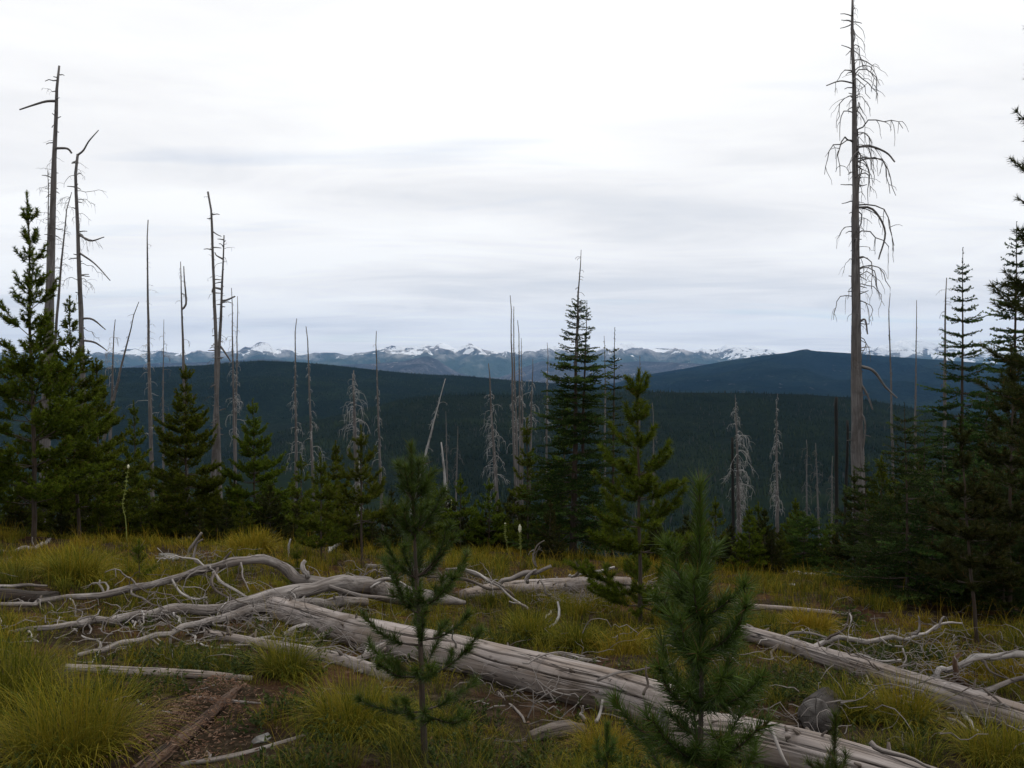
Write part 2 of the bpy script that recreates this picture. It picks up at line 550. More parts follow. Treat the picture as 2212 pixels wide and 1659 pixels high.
def alpine_mat(name, lo, amount):
    m, t = new_mat(name)
    v = geopos(t)
    big = tnoise(t, v, 0.00045, 4, 0.5)
    a = tnoise(t, v, 0.0015, 9, 0.68, (1, 0.5, 1.6))
    c = ramp(t, a, [(0.40, (0.08, 0.075, 0.078)), (0.50, (0.26, 0.24, 0.236)), (0.60, (0.50, 0.47, 0.455))])
    z = sepx(t, v)[2]
    mr = nnode(t, 'ShaderNodeMapRange', inp={1: lo[0], 2: lo[1]})
    link(t, z, mr.inputs[0])
    zf = tmath(t, 'ADD', mr.outputs[0], tmath(t, 'MULTIPLY', tmath(t, 'SUBTRACT', a, 0.5), 1.2))
    c = mixc(t, tmath(t, 'SUBTRACT', 1.0, zf, True), c, (0.055, 0.075, 0.05))
    s = tnoise(t, v, 0.0019, 8, 0.66, (1.0, 0.6, 1.9), 0.7, (31, 5, 8))
    sm = tmath(t, 'ADD', s, tmath(t, 'MULTIPLY', tmath(t, 'SUBTRACT', big, 0.5), 0.55))
    nb = tmath(t, 'SUBTRACT', mr.outputs[0], 0.62)
    sm = tmath(t, 'ADD', sm, tmath(t, 'MULTIPLY', nb, 0.24))
    sm = ramp(t, sm, [(amount, (0, 0, 0)), (amount + 0.025, (1, 1, 1))])
    c = mixc(t, sm, c, (0.88, 0.89, 0.90))
    finish(t, c, 0.9, 0.05, a, 260.0, 1.0)
    return m


M['alpine'] = alpine_mat('alpine_rock', (120, 640), 0.555)
M['alpine_snowy'] = alpine_mat('alpine_rock_snowy', (150, 640), 0.47)

# forest of the far slopes
m, t = new_mat('far_conifers')
v = sepx(t, attr(t))
c = mixc(t, v[0], (0.007, 0.012, 0.009), (0.012, 0.018, 0.011))
pn = tnoise(t, geopos(t), 0.0035, 6, 0.6)
c = mixc(t, ramp(t, pn, [(0.42, (0, 0, 0)), (0.66, (1, 1, 1))]), c, mixc(t, v[0], (0.014, 0.022, 0.012), (0.024, 0.034, 0.015)))
dead = tmath(t, 'MULTIPLY', tmath(t, 'GREATER_THAN', v[0], 0.90), ramp(t, tnoise(t, geopos(t), 0.006, 4, 0.6, None, 0.0, (5, 5, 5)), [(0.45, (0, 0, 0)), (0.6, (1, 1, 1))]))
c = mixc(t, dead, c, (0.035, 0.036, 0.034))
finish(t, c, 0.9, 0.0)
M['far_tree'] = m

# ------------------------------------------------------------------ ground, ridges, mountains
rng = np.random.default_rng(11)


def grid_mesh(name, X, Y, Z, mat):
    n, k = X.shape
    V = np.stack([X, Y, Z], -1).reshape(-1, 3)
    i = np.arange(n - 1)[:, None] * k; j = np.arange(k - 1)[None]
    q = np.stack([i + j, i + j + 1, i + k + j + 1, i + k + j], -1).reshape(-1, 4)
    return Geo().add(V, np.concatenate([q[:, [0, 1, 2]], q[:, [0, 2, 3]]]), np.zeros_like(V)).build(name, mat)


xs = np.concatenate([np.arange(0, 24, 0.35), 24 * np.geomspace(1.01, 1500, 44)])
xs = np.concatenate([-xs[:0:-1], xs])
ys = np.concatenate([-40 * np.geomspace(20, 1, 12), np.arange(-38, 0, 2.0), np.arange(0, 36, 0.3), 36 * np.geomspace(1.0, 1030, 80)])
X, Y = np.meshgrid(xs, ys)
structure(grid_mesh('ground', X, Y, gh(X, Y), M['soil']))


class Ridge:
    def __init__(s, pts, dc, front, back, floor, amp, nscale, seed, power=1.0, skew=0.0):
        p = np.array(pts, float)
        s.px, s.py, s.dc, s.front, s.back = p[:, 0], p[:, 1], dc, front, back
        s.floor, s.amp, s.ns, s.seed, s.pw = floor, amp, nscale, seed, power

    def crest(s, u):
        y = np.interp(u, s.px, s.py)
        return CAMZ + (HOR - y) / FPX * s.dc

    def z(s, u, v):
        a = (u - CX) / FPX
        cz = s.crest(u)
        x = a * v
        t = np.where(v < s.dc, (v - (s.dc - s.front)) / s.front, 1 - (v - s.dc) / s.back)
        t = np.clip(t, 0, 1)
        sh = t ** s.pw
        rid = 1 - 2 * np.abs(fbm(x / s.ns, v / s.ns * 0.6, s.seed, 5))
        bump = s.amp * (rid - 0.75) * np.clip(4 * t * (1 - t), 0, 1) ** 0.8
        return s.floor + (cz - s.floor) * sh + bump

    def mesh(s, name, mat, nu=340, nv=36, u0=-700, u1=2900):
        u = np.linspace(u0, u1, nu)
        tv = np.concatenate([np.linspace(0, 1, nv) ** 0.8, 1 + np.linspace(0.05, 1, 10)])
        v = np.where(tv <= 1, s.dc - s.front + tv * s.front, s.dc + (tv - 1) * s.back)
        U, Vv = np.meshgrid(u, v)
        return structure(grid_mesh(name, (U - CX) / FPX * Vv, Vv, s.z(U, Vv), mat))


r_near = Ridge([(-700, 1150), (300, 1030), (500, 965), (700, 905), (830, 872), (880, 860), (950, 854), (1023, 852), (1150, 853), (1280, 848), (1400, 847),
                (1600, 849), (1730, 852), (1830, 858), (1920, 872), (2010, 890), (2212, 915), (2900, 960)], 2500, 1500, 900, -215, 26, 420, 3, 0.9)
r_mid = Ridge([(-700, 806), (100, 797), (200, 795), (330, 794), (440, 789), (500, 783), (560, 779), (640, 782), (720, 789), (820, 800), (900, 808), (1000, 812),
               (1100, 821), (1200, 829), (1300, 838), (1430, 848), (1700, 872), (2212, 900), (2900, 910)], 5000, 2600, 1800, -390, 60, 900, 7, 0.55)
r_blue = Ridge([(-700, 900), (900, 880), (1100, 862), (1250, 845), (1320, 830), (1380, 812), (1480, 796), (1560, 781), (1640, 769), (1700, 762), (1728, 756), (1742, 754), (1756, 758),
                (1790, 760), (1850, 764), (1920, 770), (2050, 779), (2150, 786), (2300, 800), (2900, 830)], 12000, 6000, 4000, -420, 240, 1900, 13, 0.8)
r_spur = Ridge([(q[0], q[1] + 12) for q in [(-700, 780), (160, 783), (260, 783), (330, 773), (440, 770), (520, 766), (560, 763), (600, 765), (650, 773), (700, 778), (800, 774), (870, 768), (923, 757), (945, 765),
                (975, 785), (1011, 803), (1060, 809), (1100, 796), (1140, 778), (1170, 768), (1220, 770), (1300, 776), (1380, 768), (1450, 771), (1550, 776), (1650, 780), (1750, 790),
                (2212, 800), (2900, 800)]], 21000, 7000, 4000, -420, 420, 2600, 23, 0.9)
crest = [(-700, 770), (-300, 760), (0, 765), (120, 768), (191, 768), (250, 765), (270, 760), (299, 757), (320, 762), (343, 757), (367, 767), (416, 763), (440, 766), (455, 762), (490, 764), (513, 760), (538, 751), (552, 743), (562, 739), (582, 746), (596, 757), (607, 752), (618, 748),
         (635, 754), (655, 768), (668, 769), (684, 763), (709, 761), (748, 768), (775, 765), (801, 763), (816, 757), (845, 751), (884, 753), (900, 751), (916, 747), (931, 751), (942, 745), (953, 742), (972, 749), (984, 756), (997, 748), (1014, 744),
         (1025, 749), (1036, 752), (1060, 760), (1080, 762), (1099, 763), (1133, 763), (1167, 757), (1197, 752), (1215, 755), (1231, 760), (1280, 762), (1317, 755), (1330, 750), (1342, 743), (1354, 748), (1365, 744), (1381, 754), (1405, 757), (1437, 755), (1450, 758),
         (1474, 759), (1503, 760), (1517, 755), (1545, 758), (1566, 749), (1576, 752), (1586, 754), (1600, 750), (1613, 747), (1635, 755), (1664, 757), (1683, 764), (1760, 772), (1835, 761), (1874, 755), (1913, 748), (1942, 738), (1966, 733), (1980, 734), (1996, 737), (2035, 747),
         (2059, 755), (2103, 760), (2147, 763), (2300, 768), (2900, 766)]
cu = np.arange(-700, 2901, 4.0)
cyv = np.interp(cu, *np.array(crest, float).T) - 2.0 + 5.5 * fbm(cu / 14, cu * 0, 77, 3)
far = list(zip(cu, cyv))
left_part = [(u, y + (805 - y) * min(1, max(0, (u - 1470) / 150))) for u, y in far]
right_part = [(u, y + (805 - y) * min(1, max(0, (1505 - u) / 130))) for u, y in far]
r_far = Ridge(left_part, 30000, 6300, 4500, -420, 1050, 2300, 31, 0.8)
r_far2 = Ridge(right_part, 32000, 6300, 4500, -420, 1050, 2300, 41, 0.8)
r_near.mesh('forested_hill_near', M['hill_near'])
r_mid.mesh('forested_hill_middle', M['hill_mid'])
r_blue.mesh('forested_hill_far', M['hill_blue'])
r_spur.mesh('mountain_spur', M['spur'], 480, 44)
r_far.mesh('mountain_range', M['alpine'], 560, 42)
r_far2.mesh('snowy_mountain_range', M['alpine_snowy'], 560, 42)


def far_forest(name, pos, hmin, hmax, k, label, seed):
    r = np.random.default_rng(seed)
    N = len(pos)
    hh = (hmin + (hmax - hmin) * r.random(N) ** 1.5) * (0.75 + 0.6 * (fbm(pos[:, 0] / 140, pos[:, 1] / 140, seed + 60, 3) + 0.4)) * np.clip(pos[:, 1] / 260, 0.45, 1.0); w = hh * r.uniform(0.14, 0.24, N)
    an = r.random(N)[:, None] * 6.28 + np.arange(k)[None] * 2 * math.pi / k
    ringv = np.stack([np.cos(an) * w[:, None], np.sin(an) * w[:, None], np.zeros_like(an) - 0.5], -1) + pos[:, None]
    tip = pos + np.stack([r.normal(0, 0.2, N), r.normal(0, 0.2, N), hh], -1)
    V = np.concatenate([ringv, tip[:, None]], 1).reshape(-1, 3)
    j = np.arange(k)
    f = np.stack([j, (j + 1) % k, np.full(k, k)], -1)
    F = (f[None] + (np.arange(N) * (k + 1))[:, None, None]).reshape(-1, 3)
    tcv = np.repeat(np.stack([r.random(N), np.zeros(N), np.zeros(N)], -1), k + 1, 0)
    o = Geo().add(V, F, tcv).build(name, M['far_tree'], smooth=False)
    return tag(o, label, 'forest', kind='stuff')


N = 54000
u = rng.uniform(-150, 2360, N); v = 2500 - 1450 * rng.random(N) ** 1.0
keep = fbm(u / 120, v / 160, 51, 4) > -0.38
u, v = u[keep], v[keep]
pos = np.stack([(u - CX) / FPX * v, v, r_near.z(u, v)], -1)
far_forest('forest_near_hill', pos, 5, 12, 3, 'dark conifer forest covering the nearest hill across the valley', 1)
N = 28000
u = rng.uniform(-100, 1700, N); v = 5020 - 1900 * rng.random(N) ** 1.3
pos = np.stack([(u - CX) / FPX * v, v, r_mid.z(u, v)], -1)
far_forest('forest_middle_hill', pos, 6, 12, 3, 'blue-green conifer forest on the long rounded hill below the peaks', 2)
N = 34000
v = np.concatenate([48 * (500 / 48) ** rng.random(9000), 350 + 800 * rng.random(N - 9000) ** 0.8]); a = rng.uniform(-0.70, 0.70, N)
x = a * v; z = gh(x, v)
hmx = np.minimum(9.0, 0.12 * v)
pos = np.stack([x, v, z], -1)
far_forest('forest_slope_below', pos[v > 55], 4.0, 13.0, 3, 'young forest covering the slope that falls away below the clearing', 3)

# ------------------------------------------------------------------ live conifers
def spine(h, lean, rng, n=14, wob=0.012):
    t = np.linspace(0, 1, n)
    wx = wob * h * np.cumsum(rng.normal(0, 0.35, n)) / 2
    wy = wob * h * np.cumsum(rng.normal(0, 0.35, n)) / 2
    wx -= wx[0] + (wx[-1] - wx[0]) * t; wy -= wy[0] + (wy[-1] - wy[0]) * t
    return np.stack([lean * t + wx, wy, h * t], -1)


def at_h(sp_, z):
    return np.stack([np.interp(z, sp_[:, 2], sp_[:, k]) for k in range(3)], -1)


def shoots(starts, az, el0, el1, L, rng, n=6, jit=0.12):
    """curved shoots: elevation runs from el0 to el1"""
    B = len(az)
    s = np.linspace(0, 1, n - 1)[None]
    el = el0[:, None] + (el1 - el0)[:, None] * s + rng.normal(0, jit, (B, n - 1))
    aa = az[:, None] + np.cumsum(rng.normal(0, jit, (B, n - 1)), 1)
    st = (L / (n - 1))[:, None]
    d = np.stack([np.cos(el) * np.cos(aa), np.cos(el) * np.sin(aa), np.sin(el)], -1) * st[..., None]
    return np.concatenate([starts[:, None], starts[:, None] + np.cumsum(d, 1)], 1)


def laterals(br, L, az, rng, per_m, frac, el, spreadang, minL=0.06, f_lo=0.25, n=4, maxn=12):
    """side shoots on branches br (B,n,3)"""
    out_s, out_az, out_L, out_f = [], [], [], []
    nb = br.shape[1]
    for b in range(len(br)):
        k = int(min(maxn, max(2, round(L[b] * per_m))))
        f = np.linspace(f_lo, 0.93, k) + rng.normal(0, 0.03, k)
        f = np.clip(f, 0.05, 0.97)
        idx = f * (nb - 1); i0 = idx.astype(int); fr = (idx - i0)[:, None]
        i1 = np.minimum(i0 + 1, nb - 1)
        out_s.append(br[b, i0] * (1 - fr) + br[b, i1] * fr)
        sg = np.where((np.arange(k) + rng.integers(0, 2)) % 2 == 0, 1, -1)
        out_az.append(az[b] + sg * rng.uniform(spreadang[0], spreadang[1], k))
        out_L.append(np.maximum(minL, frac * L[b] * (1.05 - f)) * rng.uniform(0.7, 1.2, k))
    S, A, LL = np.concatenate(out_s), np.concatenate(out_az), np.concatenate(out_L)
    e0 = rng.normal(el[0], 0.15, len(A)); e1 = rng.normal(el[1], 0.15, len(A))
    return shoots(S, A, e0, e1, LL, rng, n), LL


def pine_geo(h, lean, seed, w=0.3, cb=0.1, spacing=0.35, lead=0.5, nb=(4, 6), dens=220, nl=0.075, nw=0.010, el=(-0.12, 0.95), upturn=0.55,
             prof=0.8, per_m=11, lat=0.5, r0=None, whorls=None, f0=0.3, dead_low=0):
    rng = np.random.default_rng(seed)
    spn = spine(h, lean, rng)
    r0 = r0 or h * 0.0065 + 0.008
    tr = r0 * np.linspace(1, 0.12, len(spn)) ** 0.9
    wood = Geo().add(*btube(spn, tr, 8))
    fol = Geo()
    if whorls is None:
        zs, zc_ = [], h - lead
        while zc_ > cb * h:
            zs.append(zc_)
            zc_ -= spacing * rng.uniform(0.7, 1.25)
    else:
        zs = [h * q for q in whorls]
    S, A, E0, E1, L = [], [], [], [], []
    for i, z in enumerate(zs):
        t = (z - cb * h) / max(1e-3, (h - lead * 0.6 - cb * h))
        t = min(max(t, 0), 1)
        k = rng.integers(nb[0], nb[1] + 1)
        a0 = rng.random() * 6.28
        for q in range(k):
            ln = w * h * (max(0.12, (1 - t)) ** prof) * rng.uniform(0.7, 1.15)
            ln = max(ln, lead * 0.5 * rng.uniform(0.7, 1.1))
            if t < 0.14: ln *= rng.uniform(0.5, 0.95)
            S.append(at_h(spn, z + rng.normal(0, 0.02))); A.append(a0 + q * 6.283 / k + rng.normal(0, 0.25))
            e = el[0] + (el[1] - el[0]) * t ** 1.3 + rng.normal(0, 0.1)
            E0.append(e); E1.append(min(1.45, e + upturn * rng.uniform(0.6, 1.2))); L.append(ln)
    S, A, E0, E1, L = map(np.array, (S, A, E0, E1, L))
    br = shoots(S, A, E0, E1, L, rng, 7, 0.07)
    wood.add(*btube(br, (0.010 * L ** 0.7 + 0.0015)[:, None] * np.linspace(1, 0.3, 7)[None], 4 if h < 2.5 else 3))
    la, LL = laterals(br, L, A, rng, per_m, lat, (float(np.mean(E0)) * 0.6 + 0.1, float(np.mean(E1))), (0.5, 1.1))
    if h < 4.2: wood.add(*btube(la, (0.006 * LL ** 0.7 + 0.001)[:, None] * np.linspace(1, 0.4, 4)[None], 3))
    if len(LL) and h > 1.2:
        azl = np.arctan2(*(la[:, -1] - la[:, 0])[:, 1::-1].T)
        lb = LL > min(0.16, LL.max() * 0.7)
        la2, LL2 = laterals(la[lb], LL[lb], azl[lb], rng, 9, 0.55, (0.25, 0.8), (0.5, 1.0), 0.05, 0.25, 4, 6)
        if h < 2.5: wood.add(*btube(la2, np.full((len(LL2), 4), 0.0016), 3))
        fol.add(*needle_tris(rng, la2, 0.0, dens, nl, nw, (0.35, 1.15)))
    spread = (0.35, 1.15)
    ff = np.where(L > 0.5, f0 + 0.1, f0)
    fol.add(*needle_tris(rng, br, ff, dens, nl, nw, spread))
    fol.add(*needle_tris(rng, la, 0.08, dens, nl, nw, spread))
    # leader and the young wood under it
    zt = np.linspace(h - lead * 1.6, h, 7)
    fol.add(*needle_tris(rng, at_h(spn, zt)[None], 0.0, dens * 1.5, nl, nw, (0.25, 0.9)))
    # end buds stand closer
    return wood, fol


def fir_geo(h, lean, seed, prof, spacing=0.17, nb=6, dens=150, nl=0.034, nw=0.010, cb=0.05, spire=0.35, trunk_r=None, per_m=13, droop=0.0, lat=0.55):
    """prof: list of (height fraction, half width in metres)"""
    rng = np.random.default_rng(seed)
    spn = spine(h, lean, rng, 14, 0.006)
    r0 = trunk_r or h * 0.007 + 0.01
    wood = Geo().add(*btube(spn, r0 * np.linspace(1, 0.08, 14), 8))
    fol = Geo()
    S, A, E0, E1, L = [], [], [], [], []
    pf = np.array(prof) * np.array([[1.0, 1.38]])
    z = h - spire
    while z > cb * h:
        hw = np.interp(z / h, pf[:, 0], pf[:, 1]) * rng.uniform(0.72, 1.12)
        k = nb + rng.integers(-1, 2) if hw > 0.3 else max(3, nb - 2)
        a0 = rng.random() * 6.28
        for q in range(k):
            ln = hw * rng.uniform(0.6, 1.15)
            S.append(at_h(spn, z + rng.normal(0, 0.025))); A.append(a0 + q * 6.283 / k + rng.normal(0, 0.3))
            tt = z / h
            e = -0.25 + 0.55 * tt ** 2 + rng.normal(0, 0.12) - droop
            E0.append(e); E1.append(e + rng.uniform(0.1, 0.45)); L.append(max(ln, 0.05))
        z -= spacing * rng.uniform(0.7, 1.4) * (0.8 + 0.9 * min(1, hw / 0.8))
    S, A, E0, E1, L = map(np.array, (S, A, E0, E1, L))
    br = shoots(S, A, E0, E1, L, rng, 6, 0.06)
    wood.add(*btube(br, (0.010 * L ** 0.8 + 0.002)[:, None] * np.linspace(1, 0.3, 6)[None], 3))
    la, LL = laterals(br, L, A, rng, per_m, lat, (-0.05, 0.12), (0.55, 0.95), 0.05, 0.18, 4, 14)
    dens = dens * 0.9; nw = nw * 1.85; nl = nl * 1.1
    azl = np.arctan2(*(la[:, -1] - la[:, 0])[:, 1::-1].T)
    lb = LL > 0.18
    if lb.any():
        la2, LL2 = laterals(la[lb], LL[lb], azl[lb], rng, 10, 0.5, (-0.05, 0.1), (0.5, 0.9), 0.05, 0.3, 3, 5)
        fol.add(*needle_tris(rng, la2, 0.0, dens, nl, nw, (0.5, 1.25), 0.5))
    fol.add(*needle_tris(rng, br, np.where(L > 0.6, 0.3, 0.0), dens, nl, nw, (0.5, 1.25), 0.5))
    fol.add(*needle_tris(rng, la, 0.0, dens, nl, nw, (0.5, 1.25), 0.5))
    zt = np.linspace(h - spire, h, 5)
    fol.add(*needle_tris(rng, at_h(spn, zt)[None], 0.0, dens * 0.6, nl, nw, (0.5, 1.2)))
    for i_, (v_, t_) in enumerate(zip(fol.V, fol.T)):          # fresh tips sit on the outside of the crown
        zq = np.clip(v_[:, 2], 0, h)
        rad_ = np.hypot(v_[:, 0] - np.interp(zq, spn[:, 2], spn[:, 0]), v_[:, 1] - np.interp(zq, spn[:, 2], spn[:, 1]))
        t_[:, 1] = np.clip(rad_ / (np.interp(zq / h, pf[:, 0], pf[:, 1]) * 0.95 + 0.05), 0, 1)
    return wood, fol


def base_of(xb, yb=None, d=None):
    if yb is not None:
        return G(xb, yb)
    r = ray(xb, HOR)
    return np.array([r[0] * d, d, float(gh(r[0] * d, d))])


def tree(name, kind, xt, yt, xb, label, yb=None, d=None, cat='tree', group=None, mat=None, wood_mat_=None, **kw):
    b = base_of(xb, yb, d)
    top = P(xt, yt, b[1])
    h = top[2] - b[2]
    o = thing(name, b, label, cat, group)
    fn = pine_geo if kind == 'pine' else fir_geo
    wood, fol = fn(h + 0.05, top[0] - b[0], **kw)
    wood.build('trunk', wood_mat_ or M['bark'], o, (0, 0, -0.05))
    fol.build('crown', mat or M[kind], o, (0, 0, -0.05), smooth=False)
    return o, h


def copy_tree(src, loc, rz, s):
    c = src.copy(); C.objects.link(c)
    c.location = [float(v) for v in loc]; c.rotation_euler = (0, 0, rz); c.scale = (s, s, s)
    for ch in src.children:
        k = ch.copy(); C.objects.link(k); k.parent = c
    return c


far_kw = dict(dens=128, nl=0.095, nw=0.028)
mid_kw = dict(dens=420, nl=0.08, nw=0.011)
GP = 'young pines along the clearing edge'
# left side
tree('pine_tree', 'pine', 58, 415, 68, 'tall open-crowned pine at the left edge in front of the two tallest left snags', d=20, group=GP, seed=21, w=0.29, spacing=0.55, lead=0.75, cb=0.10, per_m=9, lat=0.5, dens=200, nl=0.10, nw=0.020, el=(0.1, 1.0), prof=0.85)
tree('pine_tree', 'pine', -75, 470, -80, 'pine cut by the left edge, only its branch tips in the picture', d=21, group=GP, seed=22, w=0.21, spacing=0.5, lead=0.6, **far_kw)
tree('pine_tree', 'pine', 150, 640, 168, 'bushy pine just right of the tall left-edge pine', d=22, group=GP, seed=23, w=0.31, spacing=0.42, lead=0.45, **far_kw)
tree('pine_tree', 'pine', 207, 775, 215, 'rounded pine between the bent-topped snag and the pale flower stalk', d=24, group=GP, seed=24, w=0.36, spacing=0.4, lead=0.4, **far_kw)
tree('pine_tree', 'pine', 288, 865, 292, 'slender pine spire behind the tall pale flower stalk', d=32, group=GP, seed=25, w=0.28, spacing=0.45, lead=0.6, **far_kw)
tree('pine_tree', 'pine', 401, 790, 402, 'dense cone-shaped pine below the two tall crossing snags', d=27, group=GP, seed=26, w=0.36, spacing=0.38, lead=0.5, nb=(5, 7), **far_kw)
tree('pine_tree', 'pine', 546, 862, 546, 'cone-shaped pine right of the two tall crossing snags, above the yellow grass mound', d=27, group=GP, seed=27, w=0.37, spacing=0.38, lead=0.5, nb=(5, 7), **far_kw)
tree('pine_tree', 'pine', 650, 985, 650, 'low pine sapling in front of the thin snag with a branch skirt', d=25, group=GP, seed=28, w=0.4, spacing=0.33, lead=0.4, **far_kw)
tree('pine_tree', 'pine', 691, 980, 694, 'pine sapling with a long leader, left of the cone-dotted sapling', yb=1211, group=GP, seed=29, w=0.46, spacing=0.3, lead=0.45, **mid_kw)
tree('pine_tree', 'pine', 725, 953, 727, 'thin sapling top rising behind the left-centre saplings', d=28, group=GP, seed=30, w=0.36, spacing=0.35, lead=0.45, **far_kw)
tree('pine_tree', 'pine', 780, 922, 782, 'upright sapling with a bare lower stem and dark cones, left of the near centre sapling', yb=1231, group=GP, seed=31, w=0.42, cb=0.25, spacing=0.33, lead=0.4, **mid_kw)
tree('pine_tree', 'pine', 931, 1012, 935, 'sapling right behind the near centre sapling', d=26, group=GP, seed=32, w=0.4, spacing=0.33, lead=0.4, **far_kw)
tree('pine_tree', 'pine', 994, 1026, 994, 'rounded sapling behind the tallest centre flower stalk', d=27, group=GP, seed=33, w=0.45, spacing=0.33, lead=0.35, **far_kw)
tree('pine_tree', 'pine', 1056, 1035, 1056, 'sapling behind the two short flower stalks', d=27, group=GP, seed=34, w=0.45, spacing=0.33, lead=0.35, **far_kw)
tree('pine_tree', 'pine', 1138, 905, 1140, 'slim pine standing left against the big central fir', d=25, group=GP, seed=35, w=0.29, spacing=0.36, lead=0.5, **far_kw)
tree('pine_tree', 'pine', 1226, 868, 1205, 'pine half hidden behind the left side of the central fir', d=27, group=GP, seed=36, w=0.3, spacing=0.42, lead=0.5, **far_kw)
# central fir: two live leaders and a dead spire
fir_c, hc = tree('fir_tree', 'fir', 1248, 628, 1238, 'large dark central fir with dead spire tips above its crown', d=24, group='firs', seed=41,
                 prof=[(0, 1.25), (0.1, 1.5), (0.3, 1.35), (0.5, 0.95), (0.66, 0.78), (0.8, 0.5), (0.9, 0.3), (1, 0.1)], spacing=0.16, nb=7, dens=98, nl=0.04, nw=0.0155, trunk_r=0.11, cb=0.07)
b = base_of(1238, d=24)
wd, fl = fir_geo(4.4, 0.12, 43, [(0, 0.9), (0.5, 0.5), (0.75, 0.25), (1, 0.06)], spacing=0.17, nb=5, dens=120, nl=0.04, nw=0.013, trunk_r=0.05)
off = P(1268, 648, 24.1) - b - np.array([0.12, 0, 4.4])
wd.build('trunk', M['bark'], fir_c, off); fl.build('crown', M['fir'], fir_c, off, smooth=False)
sp0, sp1 = P(1243, 790, 23.95) - b, P(1255, 538, 23.95) - b
pl = np.linspace(0, 1, 9)[:, None] * (sp1 - sp0) + sp0 + np.random.default_rng(5).normal(0, 0.012, (9, 3))
gs = Geo().add(*btube(pl, np.linspace(0.05, 0.008, 9), 5))
r5 = np.random.default_rng(6)
S = np.array([pl[0] + (pl[-1] - pl[0]) * f for f in r5.uniform(0.1, 0.95, 26)])
gs.add(*btube(shoots(S, r5.random(26) * 6.28, np.full(26, 0.1), np.full(26, -0.8), r5.uniform(0.06, 0.25, 26), r5, 5), np.full((26, 5), 0.006), 3))
gs.build('dead_spire', M['snag'], fir_c)
tree('fir_tree', 'fir', 1328, 708, 1322, 'very narrow fir spire on the right flank of the central fir', d=25, group='firs', seed=44,
     prof=[(0, 0.8), (0.3, 0.7), (0.5, 0.35), (0.7, 0.3), (0.85, 0.28), (1, 0.08)], spacing=0.2, nb=5, dens=130, nl=0.04, nw=0.013, spire=0.7)
tree('pine_tree', 'pine', 1379, 800, 1386, 'bright green pine with a clustered top, right of the central fir', d=11.3, group=GP, seed=51, w=0.34, spacing=0.36, lead=0.36, cb=0.03, nb=(5, 7), dens=560, nl=0.08, nw=0.0095, el=(-0.2, 0.9), upturn=0.6, per_m=11, f0=0.15, prof=0.65)
# right side
tree('pine_tree', 'pine', 1545, 1075, 1550, 'low sapling left of the charred broad-branched snag', d=27, group=GP, seed=52, w=0.42, spacing=0.3, lead=0.35, **far_kw)
tree('pine_tree', 'pine', 1638, 1085, 1640, 'low sapling between the two pale-branched snags on the right', d=27, group=GP, seed=53, w=0.42, spacing=0.3, lead=0.35, **far_kw)
tree('pine_tree', 'pine', 1718, 1078, 1720, 'sapling top peeking over the round bright green fir bush', d=30, group=GP, seed=54, w=0.4, spacing=0.3, lead=0.35, **far_kw)
tree('fir_bush', 'fir', 1740, 1112, 1735, 'low rounded bright green fir bush at the clearing edge', yb=1232, cat='fir', group='firs', mat=M['fir_light'], seed=55, prof=[(0, 0.85), (0.35, 0.95), (0.7, 0.7), (1, 0.25)], spacing=0.12, nb=8, spire=0.1, dens=130, nl=0.045, nw=0.013)
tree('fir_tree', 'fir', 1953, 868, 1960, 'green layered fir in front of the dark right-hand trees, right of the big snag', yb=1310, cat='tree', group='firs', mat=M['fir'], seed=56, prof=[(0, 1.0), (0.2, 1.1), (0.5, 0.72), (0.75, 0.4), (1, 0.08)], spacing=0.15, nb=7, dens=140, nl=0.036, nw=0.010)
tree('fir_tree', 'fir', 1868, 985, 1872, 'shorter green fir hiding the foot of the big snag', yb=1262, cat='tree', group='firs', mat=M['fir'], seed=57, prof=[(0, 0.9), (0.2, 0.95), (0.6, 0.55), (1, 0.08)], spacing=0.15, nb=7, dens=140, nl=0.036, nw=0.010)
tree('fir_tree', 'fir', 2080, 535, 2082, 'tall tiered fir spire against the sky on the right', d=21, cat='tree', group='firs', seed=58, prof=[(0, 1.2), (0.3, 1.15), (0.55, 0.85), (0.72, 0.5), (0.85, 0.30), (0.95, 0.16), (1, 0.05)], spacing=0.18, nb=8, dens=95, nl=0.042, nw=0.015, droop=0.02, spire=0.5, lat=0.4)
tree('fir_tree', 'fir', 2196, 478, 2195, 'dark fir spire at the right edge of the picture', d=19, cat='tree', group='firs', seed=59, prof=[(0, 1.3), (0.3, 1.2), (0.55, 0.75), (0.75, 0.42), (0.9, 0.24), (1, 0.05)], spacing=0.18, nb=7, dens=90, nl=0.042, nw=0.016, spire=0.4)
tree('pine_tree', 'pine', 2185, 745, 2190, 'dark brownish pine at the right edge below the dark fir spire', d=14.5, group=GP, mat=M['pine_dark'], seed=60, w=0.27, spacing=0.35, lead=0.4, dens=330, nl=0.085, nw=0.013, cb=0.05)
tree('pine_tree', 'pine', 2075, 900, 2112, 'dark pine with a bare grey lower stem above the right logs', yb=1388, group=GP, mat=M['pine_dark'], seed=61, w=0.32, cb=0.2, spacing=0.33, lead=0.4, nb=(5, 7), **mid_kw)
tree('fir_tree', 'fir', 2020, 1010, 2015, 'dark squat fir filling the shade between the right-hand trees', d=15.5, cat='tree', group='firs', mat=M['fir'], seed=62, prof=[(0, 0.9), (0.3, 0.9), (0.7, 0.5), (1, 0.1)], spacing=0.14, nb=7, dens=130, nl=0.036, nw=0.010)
tree('pine_tree', 'pine', 2318, -60, 2324, 'tall pine outside the right edge, its branch tips reaching in against the sky', d=9.5, group=GP, mat=M['pine_dark'], seed=63, w=0.145, cb=0.25, spacing=0.42, lead=0.5, nb=(6, 8), dens=240, nl=0.08, nw=0.010, el=(0.0, 0.6), prof=0.3)
